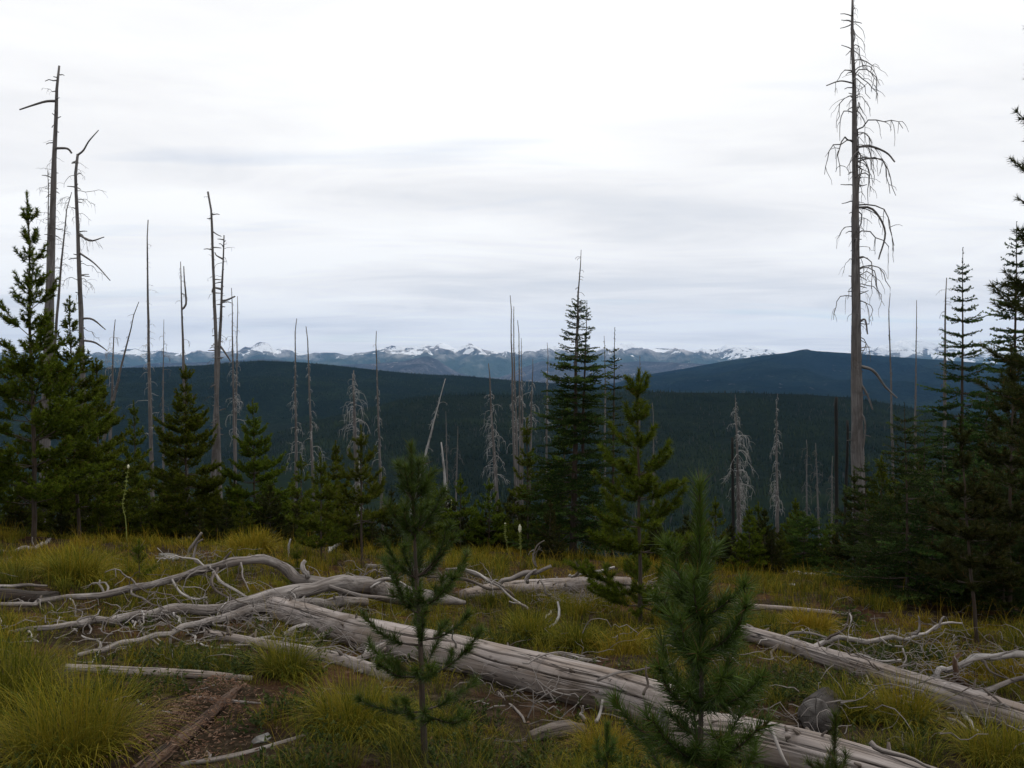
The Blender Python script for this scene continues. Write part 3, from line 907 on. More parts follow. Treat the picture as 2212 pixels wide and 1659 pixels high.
tree('fir_sapling', 'fir', 1838, 1315, 1840, 'knee-high bright fir seedling behind the branchy right log', yb=1362, cat='sapling', group='firs', mat=M['fir_light'], seed=64, prof=[(0, 0.2), (0.5, 0.22), (1, 0.06)], spacing=0.05, nb=6, spire=0.04, dens=260, nl=0.03, nw=0.006)
tree('pine_sapling', 'pine', 300, 1168, 302, 'small lone pine sapling standing in the left grass by the flat stone', yb=1262, cat='sapling', group=GP, seed=65, w=0.4, spacing=0.16, lead=0.2, dens=420, nl=0.07, nw=0.006)
tree('pine_sapling', 'pine', 640, 1180, 648, 'bushy knee-high pine behind the arching dead limb', yb=1290, cat='sapling', group=GP, seed=66, w=0.42, spacing=0.15, lead=0.2, dens=420, nl=0.07, nw=0.006)
# near trees
near_a = tree('pine_sapling', 'pine', 888, 962, 919, 'thin chest-high pine sapling with sparse lower whorls in front of the long log', yb=1668, cat='sapling', group=GP, mat=M['pine_near'], wood_mat_=M['bark'], seed=71, w=0.27, lead=0.36,
     whorls=[0.835, 0.73, 0.60, 0.51, 0.405, 0.31, 0.20], nb=(4, 6), dens=1500, nl=0.068, nw=0.0032, el=(-0.05, 1.0), upturn=0.75, per_m=6, lat=0.45, r0=0.021, f0=0.3, prof=0.35, cb=0.05)
near_b = tree('pine_sapling', 'pine', 1512, 1045, 1528, 'closest pine sapling with long glossy needles and a thick leader, right of centre', d=3.5, cat='sapling', group=GP, mat=M['pine_near'], wood_mat_=M['bark'], seed=72, w=0.28, lead=0.52,
     whorls=[0.705, 0.60, 0.49, 0.37, 0.24, 0.12], nb=(4, 6), dens=1050, nl=0.095, nw=0.0040, el=(0.2, 0.85), upturn=0.65, per_m=5, lat=0.4, r0=0.017, f0=0.1, prof=0.3, cb=0.05)
tree('pine_sapling', 'pine', 1312, 1565, 1312, 'tiny pine seedling poking up beside the broken log end', d=4.6, cat='sapling', group=GP, mat=M['pine_near'], seed=73, w=0.3, lead=0.22, whorls=[0.5, 0.2], nb=(3, 4), dens=1300, nl=0.06, nw=0.0026, el=(0.5, 0.9))
tree('pine_sapling', 'pine', 1805, 1545, 1800, 'little pine seedling in front of the near log at bottom right', d=3.9, cat='sapling', group=GP, mat=M['pine_near'], seed=74, w=0.3, lead=0.22, whorls=[0.6, 0.35], nb=(3, 5), dens=1300, nl=0.06, nw=0.0026, el=(0.5, 0.9))

# fir stand filling the right-hand shade: nothing tells these apart
fprot = []
r = np.random.default_rng(88)
for i, (xi, d, yt) in enumerate([(1905, 18.5, 1030), (1985, 17.5, 980), (2040, 18, 930), (2105, 17, 960), (2150, 16.5, 900), (2215, 16, 930), (2250, 15, 1000), (2060, 15.5, 1090), (1930, 17, 1120), (2175, 14.5, 1080), (2000, 19.5, 900), (2130, 20, 820)]):
    b = base_of(xi, d=d)
    hgt = P(xi, yt, d)[2] - b[2]
    if i < 2:
        o = thing('fir_tree', b, 'dark fir merging into the unlit stand along the right edge', 'tree', 'dark right-hand firs')
        wd, fl = fir_geo(4.0, 0.03, 260 + i, [(0, 1.0), (0.25, 0.95), (0.6, 0.6), (0.85, 0.3), (1, 0.06)], spacing=0.17, nb=7, dens=110, nl=0.04, nw=0.011)
        wd.build('trunk', M['bark'], o); fl.build('crown', M['fir'], o, smooth=False)
        o.scale = (hgt / 4.0,) * 3
        fprot.append(o)
    else:
        copy_tree(fprot[i % 2], b, r.random() * 6.28, hgt / 4.0)

# infill thicket at the clearing edge: nothing tells these apart
protos = []
for k in range(5):
    o = thing('pine_sapling', (0, 0, 0), 'dark young pine lost among others in the dense thicket at the clearing edge', 'sapling', 'thicket pines')
    wd, fl = pine_geo(3.0, 0.05, 200 + k, w=0.40 + 0.03 * k, spacing=0.28, lead=0.35, cb=0.02, nb=(5, 7), **far_kw)
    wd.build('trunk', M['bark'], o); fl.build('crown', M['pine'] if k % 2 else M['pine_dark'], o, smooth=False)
    protos.append(o)
r = np.random.default_rng(77)
spots = []
for xi in np.linspace(-60, 640, 16): spots.append((xi + r.normal(0, 14), r.uniform(22.5, 26.5), r.uniform(1035, 1105)))
for xi in np.linspace(660, 1190, 15): spots.append((xi + r.normal(0, 10), r.uniform(20, 24.5), r.uniform(1075, 1130)))
for xi in np.linspace(1400, 1700, 11): spots.append((xi + r.normal(0, 10), r.uniform(22, 27), r.uniform(1090, 1150)))
for xi in np.linspace(-40, 640, 17): spots.append((xi + r.normal(0, 12), r.uniform(26, 31), r.uniform(1000, 1085)))
for xi in np.linspace(650, 1180, 18): spots.append((xi + r.normal(0, 10), r.uniform(25, 30), r.uniform(1045, 1110)))
for xi in np.linspace(1390, 1830, 13): spots.append((xi + r.normal(0, 10), r.uniform(28, 33), r.uniform(1120, 1165)))
for xi in np.linspace(1850, 2230, 9): spots.append((xi + r.normal(0, 10), r.uniform(22, 26), r.uniform(980, 1080)))
FUSED = set()
TLAB = 'dark young pine lost among others in the dense thicket at the clearing edge'
FEAT = [(-20, 'cut by the left edge beneath the left pine'), (68, 'at the foot of the tall left-edge pine'), (110, 'under the tallest left snag'), (180, 'under the snag with the bent top twig'), (215, 'in front of the rounded left pine'),
        (246, 'under the crossed leaning snag'), (275, 'beside the tallest wavy flower stalk'), (328, 'under the straight lone snag'), (352, 'under the faint snag beside the forked one'), (402, 'at the skirt of the dense cone-shaped pine'),
        (468, 'under the crossing pair of snags'), (508, 'under the pale-skirted twin snags'), (546, 'in front of the pine above the golden grass mound'), (600, 'between the cone-shaped pine and the skirted snag'), (641, 'under the snag with a wide pale skirt'), (673, 'under the snag bulging with twigs'),
        (725, 'behind the white snapped branch'), (768, 'under the short bushy broom snag'), (823, 'under the slim straight snag'), (860, 'just left of the near centre sapling'), (912, 'under the pale leaning snag'), (961, 'hiding the foot of the broken white trunk'),
        (986, 'just right of the broken white trunk'), (1020, 'between the broken white trunk and the dark-topped snag'), (1070, 'under the dark-topped snag'), (1112, 'under the slender snag cluster'), (1146, 'under the hooked-branch snag'), (1179, 'touching the left skirt of the central fir'),
        (1410, 'under the faint snag right of the bright green pine'), (1450, 'just left of the closest sapling'), (1490, 'behind the leader of the closest sapling'), (1540, 'just right of the closest sapling'), (1584, 'under the charred snag with curling branches'), (1640, 'between the two pale-branched right snags'), (1680, 'under the pale narrow right snag'),
        (1743, 'behind the round fir bush'), (1768, 'right behind the round fir bush'), (1808, 'at the foot of the charred poles'), (1853, 'at the foot of the huge right snag'), (1929, 'under the thin snag left of the snowy peak'), (1978, 'under the thin snag right of the snowy peak'), (2043, 'under the half hidden right snag'), (2082, 'under the tall tiered fir'), (2150, 'between the two tall right fir spires'), (2212, 'cut by the right edge')]
spots = [(x_, max(d_, 27.5) if min(abs(x_ - q_) for q_ in (272, 973, 1043, 1095, 1125, 332)) < 42 else d_, y_) for x_, d_, y_ in spots]
for i, (xi, d, yt) in enumerate(spots):
    b = base_of(xi, d=d)
    hgt = P(xi, yt, d)[2] - b[2]
    near_f = [q for q in FEAT if abs(q[0] - xi) < 22 and q[1] not in FUSED]
    if i < 5:
        o = protos[i]; o.location = [float(q) for q in b]; s = hgt / 3.0; o.scale = (s, s, s); o.rotation_euler = (0, 0, r.random() * 6.28)
    else:
        o = copy_tree(protos[i % 5], b, r.random() * 6.28, hgt / 3.0)
        o['label'] = TLAB
    if near_f:
        q = min(near_f, key=lambda q: abs(q[0] - xi)); FUSED.add(q[1])
        o['label'] = 'dark thicket sapling ' + q[1]

# ------------------------------------------------------------------ standing dead trees
def dead_shoots(rng, S, A, E0, dr, L, n=8, jit=0.16):
    B = len(A)
    s = np.linspace(0, 1, n - 1)[None] ** 0.8
    el = np.maximum(E0[:, None] - dr[:, None] * s, -1.5) + rng.normal(0, jit, (B, n - 1))
    aa = A[:, None] + np.cumsum(rng.normal(0, jit, (B, n - 1)), 1)
    d = np.stack([np.cos(el) * np.cos(aa), np.cos(el) * np.sin(aa), np.sin(el)], -1) * (L / (n - 1))[:, None, None]
    return np.concatenate([S[:, None], S[:, None] + np.cumsum(d, 1)], 1)


def snag(xt, yt, xl, yl, w, d, label, nbr=40, L=0.6, zone=(0.3, 0.98), droop=2.5, e0=0.35, mat='snag', sides=None, each=False, seed=1, topw=0.25, stubs=0, twigs=2, extra=None, group='standing dead trees', lprof=None, brmat=None, name='dead_tree', brr=1.0):
    rng = np.random.default_rng(seed)
    top, low = P(xt, yt, d), P(xl, yl, d)
    dirv = (low - top) / (top[2] - low[2])
    # extend to the ground
    z = low[2]
    for _ in range(30):
        p = top + dirv * (top[2] - z)
        z = float(gh(p[0], p[1]))
    base = top + dirv * (top[2] - z)
    h = top[2] - base[2]
    o = thing(name, base, label, 'dead tree', group)
    rl = 0.5 * w / FPX * d
    hl = (top[2] - low[2])
    n = 22
    tt = np.linspace(0, 1, n)                       # 0 foot .. 1 top
    pts = np.stack([(top - base)[k] * tt for k in range(3)], -1)
    pts[1:-1, :2] += np.cumsum(rng.normal(0, 0.012, (n - 2, 2)), 0) * min(1, h / 15)
    dep = (1 - tt) * h
    rad = rl * (topw + (1 - topw) * np.minimum(dep / hl, 1.12)) * rng.uniform(0.93, 1.07, n)
    k = 12 if w > 9 else 7
    g = Geo().add(*btube(pts, np.maximum(rad, 0.004), k, caps=True))
    tr = g.build('trunk', M[mat], o)
    bm = M[brmat or mat]
    # branches
    fz = np.sort(rng.uniform(zone[0], zone[1], nbr))
    zz = h - (1 - fz) * hl * 1.0
    S = np.stack([np.interp(zz, pts[:, 2], pts[:, q]) for q in range(3)], -1)
    A = rng.random(nbr) * 6.283
    if sides is not None:
        pr = rng.random(nbr) < sides[1]
        A = np.where(pr, sides[0] + rng.normal(0, 0.8, nbr), A)
    Lp = np.interp(fz, *np.array(lprof).T) if lprof else 1.0
    LL = L * (0.25 + 1.0 * rng.random(nbr) ** 1.4) * Lp * 1.1
    br = dead_shoots(rng, S, A, rng.normal(e0, 0.25, nbr), np.abs(rng.normal(droop, 0.4, nbr)), LL, 8, 0.26)
    rb = np.maximum(0.012 * LL ** 0.8 * brr, 0.0028 * d / 12)
    R = rb[:, None] * np.linspace(1.1, 0.4, 8)[None]
    # twigs
    tws = []
    for b_ in range(nbr):
        kk = rng.poisson(twigs * min(LL[b_] / 0.6, 2.0)) if twigs else 0
        if kk == 0:
            tws.append(None); continue
        i0 = rng.integers(2, 7, kk)
        tw = dead_shoots(rng, br[b_, i0], A[b_] + rng.normal(0, 1.2, kk), rng.normal(-0.7, 0.5, kk), np.full(kk, 0.8), LL[b_] * rng.uniform(0.15, 0.45, kk), 5)
        tws.append((tw, np.maximum(rb[b_] * 0.5, 0.0018 * d / 12) * np.ones((kk, 5)) * np.linspace(1, 0.5, 5)))
    if each or nbr <= 30:
        for b_ in range(nbr):
            gb = Geo().add(*btube(br[b_], R[b_], 5))
            if tws[b_] is not None: gb.add(*btube(tws[b_][0], tws[b_][1], 3))
            gb.build('branch', bm, o)
    else:
        gb = Geo().add(*btube(br, R, 3))
        for q in tws:
            if q is not None: gb.add(*btube(q[0], q[1], 3))
        gb.build('branches', bm, o)['kind'] = 'stuff'
    if stubs:
        fz = rng.uniform(0.02, 0.98, stubs)
        zz = h - (1 - fz) * hl
        S = np.stack([np.interp(zz, pts[:, 2], pts[:, q]) for q in range(3)], -1)
        sl = rng.uniform(0.15, 0.5, stubs)
        sb = dead_shoots(rng, S, rng.random(stubs) * 6.283, rng.normal(0.1, 0.2, stubs), np.full(stubs, 0.2), sl, 4)
        Geo().add(*btube(sb, np.full((stubs, 4), max(0.016, 0.0008 * d)) * np.linspace(1, 0.5, 4), 4)).build('branch_stubs', bm, o)['kind'] = 'stuff'
    for path in (extra or []):
        pp = np.array([P(x_, y_, d + dd) for x_, y_, th, dd in path]) - base
        pp[0] = [np.interp(pp[0][2], pts[:, 2], pts[:, q_]) for q_ in range(3)]
        rr_ = np.array([0.5 * th / FPX * d for x_, y_, th, dd in path])
        q = resample(pp, 14)
        Geo().add(*btube(q, np.interp(np.linspace(0, 1, 14), np.linspace(0, 1, len(rr_)), rr_), 6)).build('branch', bm, o)
    return o


def resample(p, n, smooth=True):
    """Catmull-Rom through p, n points"""
    p = np.asarray(p, float)
    if len(p) == 2:
        return p[0] + (p[1] - p[0]) * np.linspace(0, 1, n)[:, None]
    L = np.concatenate([[0], np.cumsum(np.linalg.norm(np.diff(p, axis=0), axis=1))])
    t = np.linspace(0, L[-1], n)
    k = np.clip(np.searchsorted(L, t, side='right') - 1, 0, len(p) - 2)
    f = ((t - L[k]) / (L[k + 1] - L[k]))[:, None]
    pe = np.concatenate([[2 * p[0] - p[1]], p, [2 * p[-1] - p[-2]]])
    a, b, c, d = pe[k], pe[k + 1], pe[k + 2], pe[k + 3]
    return 0.5 * (2 * b + (c - a) * f + (2 * a - 5 * b + 4 * c - d) * f ** 2 + (3 * b - a - 3 * c + d) * f ** 3)


E, W_ = 0.0, math.pi
snag(1842, -12, 1853, 1010, 27, 29, 'huge grey snag on the right with long drooping branches on its right side', nbr=105, L=1.8, zone=(0.26, 0.995), droop=2.2, e0=0.4, sides=(E, 0.68), each=True, seed=3, topw=0.16, stubs=60, twigs=1.6, brr=1.15,
     lprof=[(0.26, 0.5), (0.5, 0.9), (0.75, 1.0), (0.9, 0.65), (1.0, 0.35)],
     extra=[[(1858, 790, 7, 0), (1885, 800, 6, -.2), (1912, 835, 4.5, -.3), (1938, 860, 3, -.4)], [(1858, 815, 6, 0), (1872, 850, 5, -.2), (1885, 885, 3, -.3)], [(1855, 702, 5, 0), (1868, 690, 4, -.2), (1874, 722, 3, -.3)],
            [(1850, 318, 5, 0), (1880, 316, 5, -.2), (1915, 330, 4, -.4), (1933, 350, 3, -.5)], [(1852, 448, 5, 0), (1885, 452, 5, -.2), (1912, 500, 4, -.3), (1898, 560, 3, -.4)], [(1846, 180, 4, 0), (1815, 175, 3, -.2), (1785, 185, 2, -.3)],
            [(1854, 880, 5, 0), (1868, 910, 4, -.2), (1866, 960, 3, -.2), (1858, 990, 2, -.2)]])
snag(128, 142, 108, 700, 19, 32, 'tallest left snag with one long bare limb pointing left near its top', nbr=26, L=0.5, zone=(0.1, 0.97), droop=0.7, e0=0.0, each=True, seed=4, topw=0.22, stubs=34, twigs=1,
     extra=[[(122, 218, 6, 0), (100, 219, 5, -.2), (75, 226, 4, -.3), (42, 237, 3, -.4)], [(130, 320, 6, 0), (145, 321, 5, -.2), (155, 331, 4, -.2)]])
snag(168, 333, 180, 820, 11.5, 38, 'left snag with a bent top twig slanting up to the right', nbr=34, L=1.0, zone=(0.1, 0.97), droop=1.2, e0=0.1, sides=(E, 0.6), each=True, seed=5, topw=0.45, stubs=26, twigs=2,
     extra=[[(170, 335, 5, 0), (180, 325, 4, 0), (192, 305, 3, 0), (213, 281, 2, 0)], [(174, 505, 5, 0), (195, 520, 4, -.2), (225, 512, 2, -.2)], [(176, 545, 5, 0), (205, 570, 3, -.2), (238, 606, 2, -.3)], [(178, 688, 5, 0), (200, 690, 4, 0), (228, 712, 2, 0)], [(178, 735, 5, 0), (205, 740, 4, 0), (232, 758, 2, 0)]])
snag(103, 368, 100, 640, 5, 45, 'thin grey snag showing just left of the tallest left snag', nbr=40, L=0.55, seed=6, droop=1.0)
snag(155, 415, 128, 690, 6, 42, 'thin leaning snag between the two big left snags', nbr=40, L=0.7, seed=7, droop=1.2)
snag(300, 652, 246, 870, 6, 50, 'thin snag leaning to the right, its tip beside the straight snag', nbr=18, L=0.4, seed=8, droop=1.0, zone=(0.05, 0.9))
snag(249, 690, 240, 915, 6, 52, 'short branchy snag crossed by the leaning snag', nbr=34, L=0.9, seed=9, zone=(0.05, 0.9), brmat='snag_pale')
snag(320, 475, 328, 955, 8.5, 45, 'straight lone snag left of the dense cone-shaped pine', nbr=46, L=0.95, seed=10, zone=(0.02, 0.99), lprof=[(0, 1.2), (0.4, 0.7), (1, 0.25)], droop=1.5, brmat='snag_pale')
snag(354, 690, 352, 930, 4, 60, 'faint thin snag between the straight lone snag and the forked one', nbr=27, L=0.8, seed=11, zone=(0.02, 0.9), mat='snag_far')
fk = snag(390, 565, 397, 800, 6, 48, 'fork-topped snag behind the dense cone-shaped pine', nbr=27, L=0.5, seed=12, zone=(0.1, 0.97), extra=[[(394, 668, 5, 0), (402, 655, 4, 0), (398, 600, 3, 0), (397, 575, 2, 0)]])
snag(449, 414, 468, 965, 10.5, 36, 'tall snag crossing its neighbour, the left and higher of the crossing pair', nbr=28, L=0.42, seed=13, zone=(0.02, 0.99), droop=1.4, each=True, stubs=24, topw=0.38)
snag(484, 508, 464, 930, 10, 38, 'snag with curled side limbs, the right one of the crossing pair', nbr=20, L=0.7, seed=14, zone=(0.1, 0.95), droop=0.9, e0=0.3, each=True, stubs=18, topw=0.25,
     extra=[[(478, 560, 4, 0), (468, 552, 3, 0), (464, 545, 2, 0)], [(473, 625, 5, 0), (462, 622, 4, 0), (458, 632, 3, 0)], [(474, 650, 5, 0), (490, 648, 4, 0), (508, 640, 3, 0)], [(472, 745, 5, 0), (485, 760, 4, 0), (498, 780, 3, 0)]])
snag(500, 622, 506, 950, 5.5, 50, 'thin snag just right of the crossing pair, with a pale branch skirt', nbr=55, L=0.9, seed=15, zone=(0.02, 0.9), lprof=[(0, 1.2), (0.5, 0.7), (1, 0.2)], brmat='snag_pale', twigs=2)
snag(513, 640, 509, 960, 5, 53, 'second thin snag right of the crossing pair, beside its pale-skirted twin', nbr=49, L=0.8, seed=16, zone=(0.02, 0.9), lprof=[(0, 1.2), (0.5, 0.7), (1, 0.2)], brmat='snag_pale', twigs=2)
snag(641, 688, 641, 1010, 6.5, 55, 'thin snag with a wide pale skirt of branches near its foot', nbr=62, L=0.85, seed=17, zone=(0.02, 0.97), lprof=[(0, 1.5), (0.12, 1.9), (0.2, 0.9), (0.5, 0.8), (0.7, 0.35), (1, 0.15)], brmat='snag_pale', twigs=3)
snag(661, 705, 673, 1020, 6.5, 54, 'thin snag bulging with pale twigs at mid height, next to the skirted one', nbr=49, L=0.8, seed=18, zone=(0.02, 0.97), lprof=[(0, 1.0), (0.3, 1.6), (0.45, 1.3), (0.52, 0.4), (1, 0.15)], brmat='snag_pale', twigs=3)
snag(764, 800, 768, 960, 9, 50, 'short bushy snag with a broom of pale drooping branches', nbr=74, L=1.15, seed=19, zone=(0.02, 0.97), lprof=[(0, 0.9), (0.3, 1.3), (0.6, 1.0), (0.85, 0.6), (1, 0.3)], brmat='snag_pale', twigs=2.5)
snag(813, 715, 823, 1020, 6, 56, 'slim straight snag right of the bushy broom snag', nbr=49, L=0.65, seed=20, zone=(0.02, 0.98), lprof=[(0, 1.2), (0.5, 0.7), (1, 0.35)], brmat='snag_pale')
snag(962, 818, 912, 1010, 5.5, 55, 'pale thin snag leaning over to the right near the centre', nbr=31, L=0.55, seed=21, zone=(0.02, 0.8), mat='snag_pale', brmat='snag_pale')
snag(953, 955, 961, 1050, 6, 40, 'short broken white trunk with peeling bark behind the saplings', nbr=4, L=0.2, seed=22, mat='snag_pale', topw=0.5)
snag(963, 888, 966, 1050, 3.5, 80, 'faint snag far down the slope behind the broken white trunk', nbr=31, L=0.8, seed=23, mat='snag_far', zone=(0.05, 0.7))
snag(989, 920, 986, 1050, 3.5, 85, 'small far snag right of the broken white trunk', nbr=31, L=0.9, seed=24, mat='snag_far', zone=(0.02, 0.7))
snag(1055, 785, 1070, 1055, 8.5, 50, 'stout dark-topped snag with pale hanging branches, left of the slender cluster', nbr=74, L=1.0, seed=25, zone=(0.02, 0.8), lprof=[(0, 1.0), (0.5, 1.1), (0.8, 0.35)], brmat='snag_pale', twigs=2)
snag(1102, 638, 1111, 985, 6, 50, 'tallest of the slender snag cluster left of the central fir', nbr=43, L=0.6, seed=26, zone=(0.02, 0.97), lprof=[(0, 1.2), (0.4, 0.8), (0.55, 0.25), (1, 0.12)], brmat='snag_pale')
snag(1110, 662, 1116, 985, 5.5, 51, 'middle stem of the slender snag cluster left of the central fir', nbr=43, L=0.6, seed=27, zone=(0.02, 0.97), lprof=[(0, 1.2), (0.4, 0.8), (0.55, 0.25), (1, 0.12)], brmat='snag_pale')
snag(1118, 692, 1121, 960, 5, 52, 'third stem of the slender snag cluster, with a kinked tip', nbr=43, L=0.7, seed=28, zone=(0.02, 0.97), lprof=[(0, 1.3), (0.5, 0.9), (0.7, 0.3), (1, 0.12)], brmat='snag_pale')
snag(1126, 730, 1128, 940, 4, 55, 'shortest stem of the slender snag cluster', nbr=31, L=0.6, seed=29, zone=(0.02, 0.97), lprof=[(0, 1.3), (0.5, 0.6), (1, 0.15)], brmat='snag_pale')
snag(1151, 775, 1146, 960, 5, 54, 'short dark-tipped snag with pale hooked branches near the central fir', nbr=43, L=0.8, seed=30, zone=(0.02, 0.75), brmat='snag_pale')
snag(1182, 740, 1179, 960, 4, 58, 'thin faint snag closest on the left to the central fir', nbr=37, L=0.6, seed=31, zone=(0.02, 0.9), lprof=[(0, 1.2), (0.5, 0.7), (1, 0.2)], brmat='snag_pale')
snag(1305, 725, 1306, 900, 3.5, 60, 'thin dead stem showing between the central fir and the narrow spire', nbr=25, L=0.3, seed=32, mat='snag_far')
snag(1382, 768, 1381, 900, 3, 70, 'thin dead tip rising just behind the clustered pine top', nbr=20, L=0.3, seed=33, mat='snag_far')
snag(1409, 870, 1410, 1060, 4, 70, 'faint snag right of the bright green pine', nbr=31, L=0.7, seed=34, mat='snag_far', zone=(0.02, 0.7))
snag(1588, 852, 1596, 1140, 11, 37, 'half charred snag clothed in a mass of pale curling branches', nbr=117, L=1.0, seed=35, zone=(0.02, 0.97), sides=(E, 0.45), lprof=[(0, 0.4), (0.2, 0.9), (0.5, 1.1), (0.72, 0.9), (0.8, 0.45), (1, 0.15)], mat='snag', brmat='snag_pale', twigs=2.5, topw=0.1)
snag(1582, 945, 1584, 1165, 8, 36.6, 'charred black pole pressed against the pale curling branches', nbr=10, L=0.35, seed=36, mat='char', topw=0.7, twigs=1)
snag(1680, 850, 1680, 1120, 8, 48, 'pale narrow snag evenly covered with short drooping branches', nbr=99, L=0.85, seed=37, zone=(0.02, 0.97), lprof=[(0, 1.0), (0.4, 1.1), (0.7, 0.6), (1, 0.15)], brmat='snag_pale', twigs=2, topw=0.1)
snag(1742, 950, 1743, 1120, 4, 75, 'faint far snag, left of two behind the round fir bush', nbr=37, L=0.9, seed=38, zone=(0.02, 0.9), mat='snag_far')
snag(1762, 957, 1768, 1120, 4, 78, 'faint far snag, right of two behind the round fir bush', nbr=37, L=0.9, seed=39, zone=(0.02, 0.9), mat='snag_far')
snag(1799, 985, 1798, 1120, 4, 70, 'faint grey stem just left of the black poles', nbr=31, L=0.8, seed=40, zone=(0.02, 0.7), mat='snag_far')
snag(1807, 858, 1809, 1150, 8.5, 33, 'taller straight charred black pole left of the big snag', nbr=3, L=0.15, seed=41, mat='char', topw=0.8, twigs=0)
snag(1830, 908, 1824, 1150, 7.5, 33.5, 'shorter charred black pole tight against the big snag', nbr=3, L=0.15, seed=42, mat='char', topw=0.7, twigs=0)
snag(1923, 634, 1929, 920, 5, 55, 'thin snag right of the big snag, over the left of the snowy peak', nbr=37, L=0.35, seed=43, zone=(0.02, 0.98), mat='snag', lprof=[(0, 1.8), (0.3, 0.6), (1, 0.4)], twigs=1)
snag(1980, 648, 1977, 920, 4.5, 56, 'thin snag over the right shoulder of the snowy peak', nbr=37, L=0.3, seed=44, zone=(0.02, 0.98), mat='snag', lprof=[(0, 1.8), (0.3, 0.6), (1, 0.4)], twigs=1)
snag(2045, 600, 2043, 860, 7, 45, 'grey snag half hidden behind the tiered right fir', nbr=37, L=0.55, seed=45, zone=(0.1, 0.98), droop=1.0, twigs=2)
snag(842 - 66, 990, 776, 1120, 5, 45, 'pale dead stem tangled behind the cone-dotted sapling', nbr=43, L=0.6, seed=46, zone=(0.02, 0.8), mat='snag_pale')

# ------------------------------------------------------------------ fallen logs and limbs
LOGSEG = []     # (points xy, radii) kept free of grass


def logpts(path):
    """(x, y, thickness) in measuring pixels; the underside rests on the ground"""
    P3, R3 = [], []
    for x, y, th in path:
        g = G(x, y + th * 0.42)
        d = g[1]
        P3.append(P(x, y, d)); R3.append(0.5 * th / FPX * d)
    return np.array(P3), np.array(R3)


def airpts(path, lift=0.0):
    """(x, y, thickness, depth); pulled forward along the slope where the ground would swallow it"""
    path = [(x, y, th, min(d, G(x, y + th * 0.4)[1] - lift)) for x, y, th, d in path]
    return np.array([P(x, y, d) for x, y, th, d in path]), np.array([0.5 * th / FPX * d for x, y, th, d in path])


def wood_piece(name, pts, rad, mat, parent=None, center=None, n=None, k=14, seed=0, grooves=(), rough=0.05, caps=True, keep=True, ends=None, kink=0.0):
    L = np.sum(np.linalg.norm(np.diff(pts, axis=0), axis=1))
    n = n or int(np.clip(L / 0.06, 8, 140))
    q = resample(pts, n)
    rr_ = np.interp(np.linspace(0, 1, n), np.linspace(0, 1, len(rad)), rad)
    if kink:
        rk = np.random.default_rng(seed + 4000)
        kn_ = max(4, n // 3)
        off_ = np.stack([np.interp(np.linspace(0, 1, n), np.linspace(0, 1, kn_), rk.normal(0, 1, kn_)) for _ in range(3)], -1)
        off_[0] = 0
        q = q + off_ * (kink * (0.006 + rr_))[:, None]
        rr_ = rr_ * np.interp(np.linspace(0, 1, n), np.linspace(0, 1, kn_), rk.uniform(0.82, 1.15, kn_))
    if keep: LOGSEG.append((q[:, :2].copy(), rr_.copy(), q[:, 2].copy()))
    an = np.arange(k) * 2 * math.pi / k
    S, A = np.meshgrid(np.linspace(0, L, n), an, indexing='ij')
    cx_, cy_ = np.cos(A), np.sin(A)
    dis = 1 + rough * 1.6 * (fbm(S * 2.2 + seed, cx_ * 1.1 + cy_ * 0.7 + seed, seed + 1, 3)) + rough * 1.1 * fbm(S * 0.8 + 9 + seed, cx_ * 4 + cy_ * 3.1, seed + 4, 2)
    for (s0, s1, a0, a1, wd_, dp) in grooves:
        f = np.clip((S / L - s0) / (s1 - s0), 0, 1)
        ac = a0 + (a1 - a0) * f + 0.05 * np.sin(S * 2.6 + a0 * 7) + 0.02 * np.sin(S * 7.0)
        da = (A - ac + math.pi) % (2 * math.pi) - math.pi
        win = np.clip(np.minimum(S / L - s0, s1 - S / L) / 0.03, 0, 1)
        dis = dis - dp * win * np.exp(-(da / wd_) ** 2)
    g = Geo().add(*btube(q, (rr_[:, None] * dis)[None], k, caps=caps, off=seed * 3.7))
    o = g.build(name, M[mat], parent, center=center)
    for e in (ends or []):
        i = 0 if e == 0 else -1
        t_ = norm(q[1] - q[0]) * -1 if e == 0 else norm(q[-1] - q[-2])
        ring = np.stack([q[i] + t_ * 0.004, q[i] + t_ * 0.03])
        Geo().add(*btube(ring, np.stack([rr_[i] * dis[i], rr_[i] * dis[i] * 0.93])[None], k, caps=True)).build('broken_end', M['end'], parent, center=center)
    return o


def hang_twigs(parent, c, pts, n, L, seed, rad=0.006, up=0.0):
    """thin crooked side branches growing from a fallen limb"""
    r_ = np.random.default_rng(seed)
    q = resample(pts, 60)
    S = q[r_.integers(2, 58, n)]
    A = r_.random(n) * 6.283
    LL = L * r_.uniform(0.4, 1.2, n)
    br = dead_shoots(r_, S, A, r_.normal(0.2 + up, 0.5, n), np.abs(r_.normal(1.0, 0.5, n)), LL, 9, 0.3)
    gz = gh(br[..., 0], br[..., 1]) + 0.01
    br[..., 2] = np.maximum(br[..., 2], gz)
    for i in range(n):
        g_ = Geo().add(*btube(br[i], rad * r_.uniform(0.7, 1.3) * np.linspace(1.2, 0.35, 9), 5))
        k_ = r_.integers(0, 4)
        if k_:
            tw_ = dead_shoots(r_, br[i, r_.integers(3, 8, k_)], A[i] + r_.normal(0, 1.0, k_), r_.normal(0.1, 0.5, k_), np.full(k_, 0.6), LL[i] * r_.uniform(0.2, 0.45, k_), 5, 0.3)
            tw_[..., 2] = np.maximum(tw_[..., 2], gh(tw_[..., 0], tw_[..., 1]) + 0.01)
            g_.add(*btube(tw_, np.full((k_, 5), rad * 0.5), 4))
        g_.build('branch', M[('limb', 'limb_pale', 'limb_dark')[int(r_.integers(0, 3))]], parent, center=c)


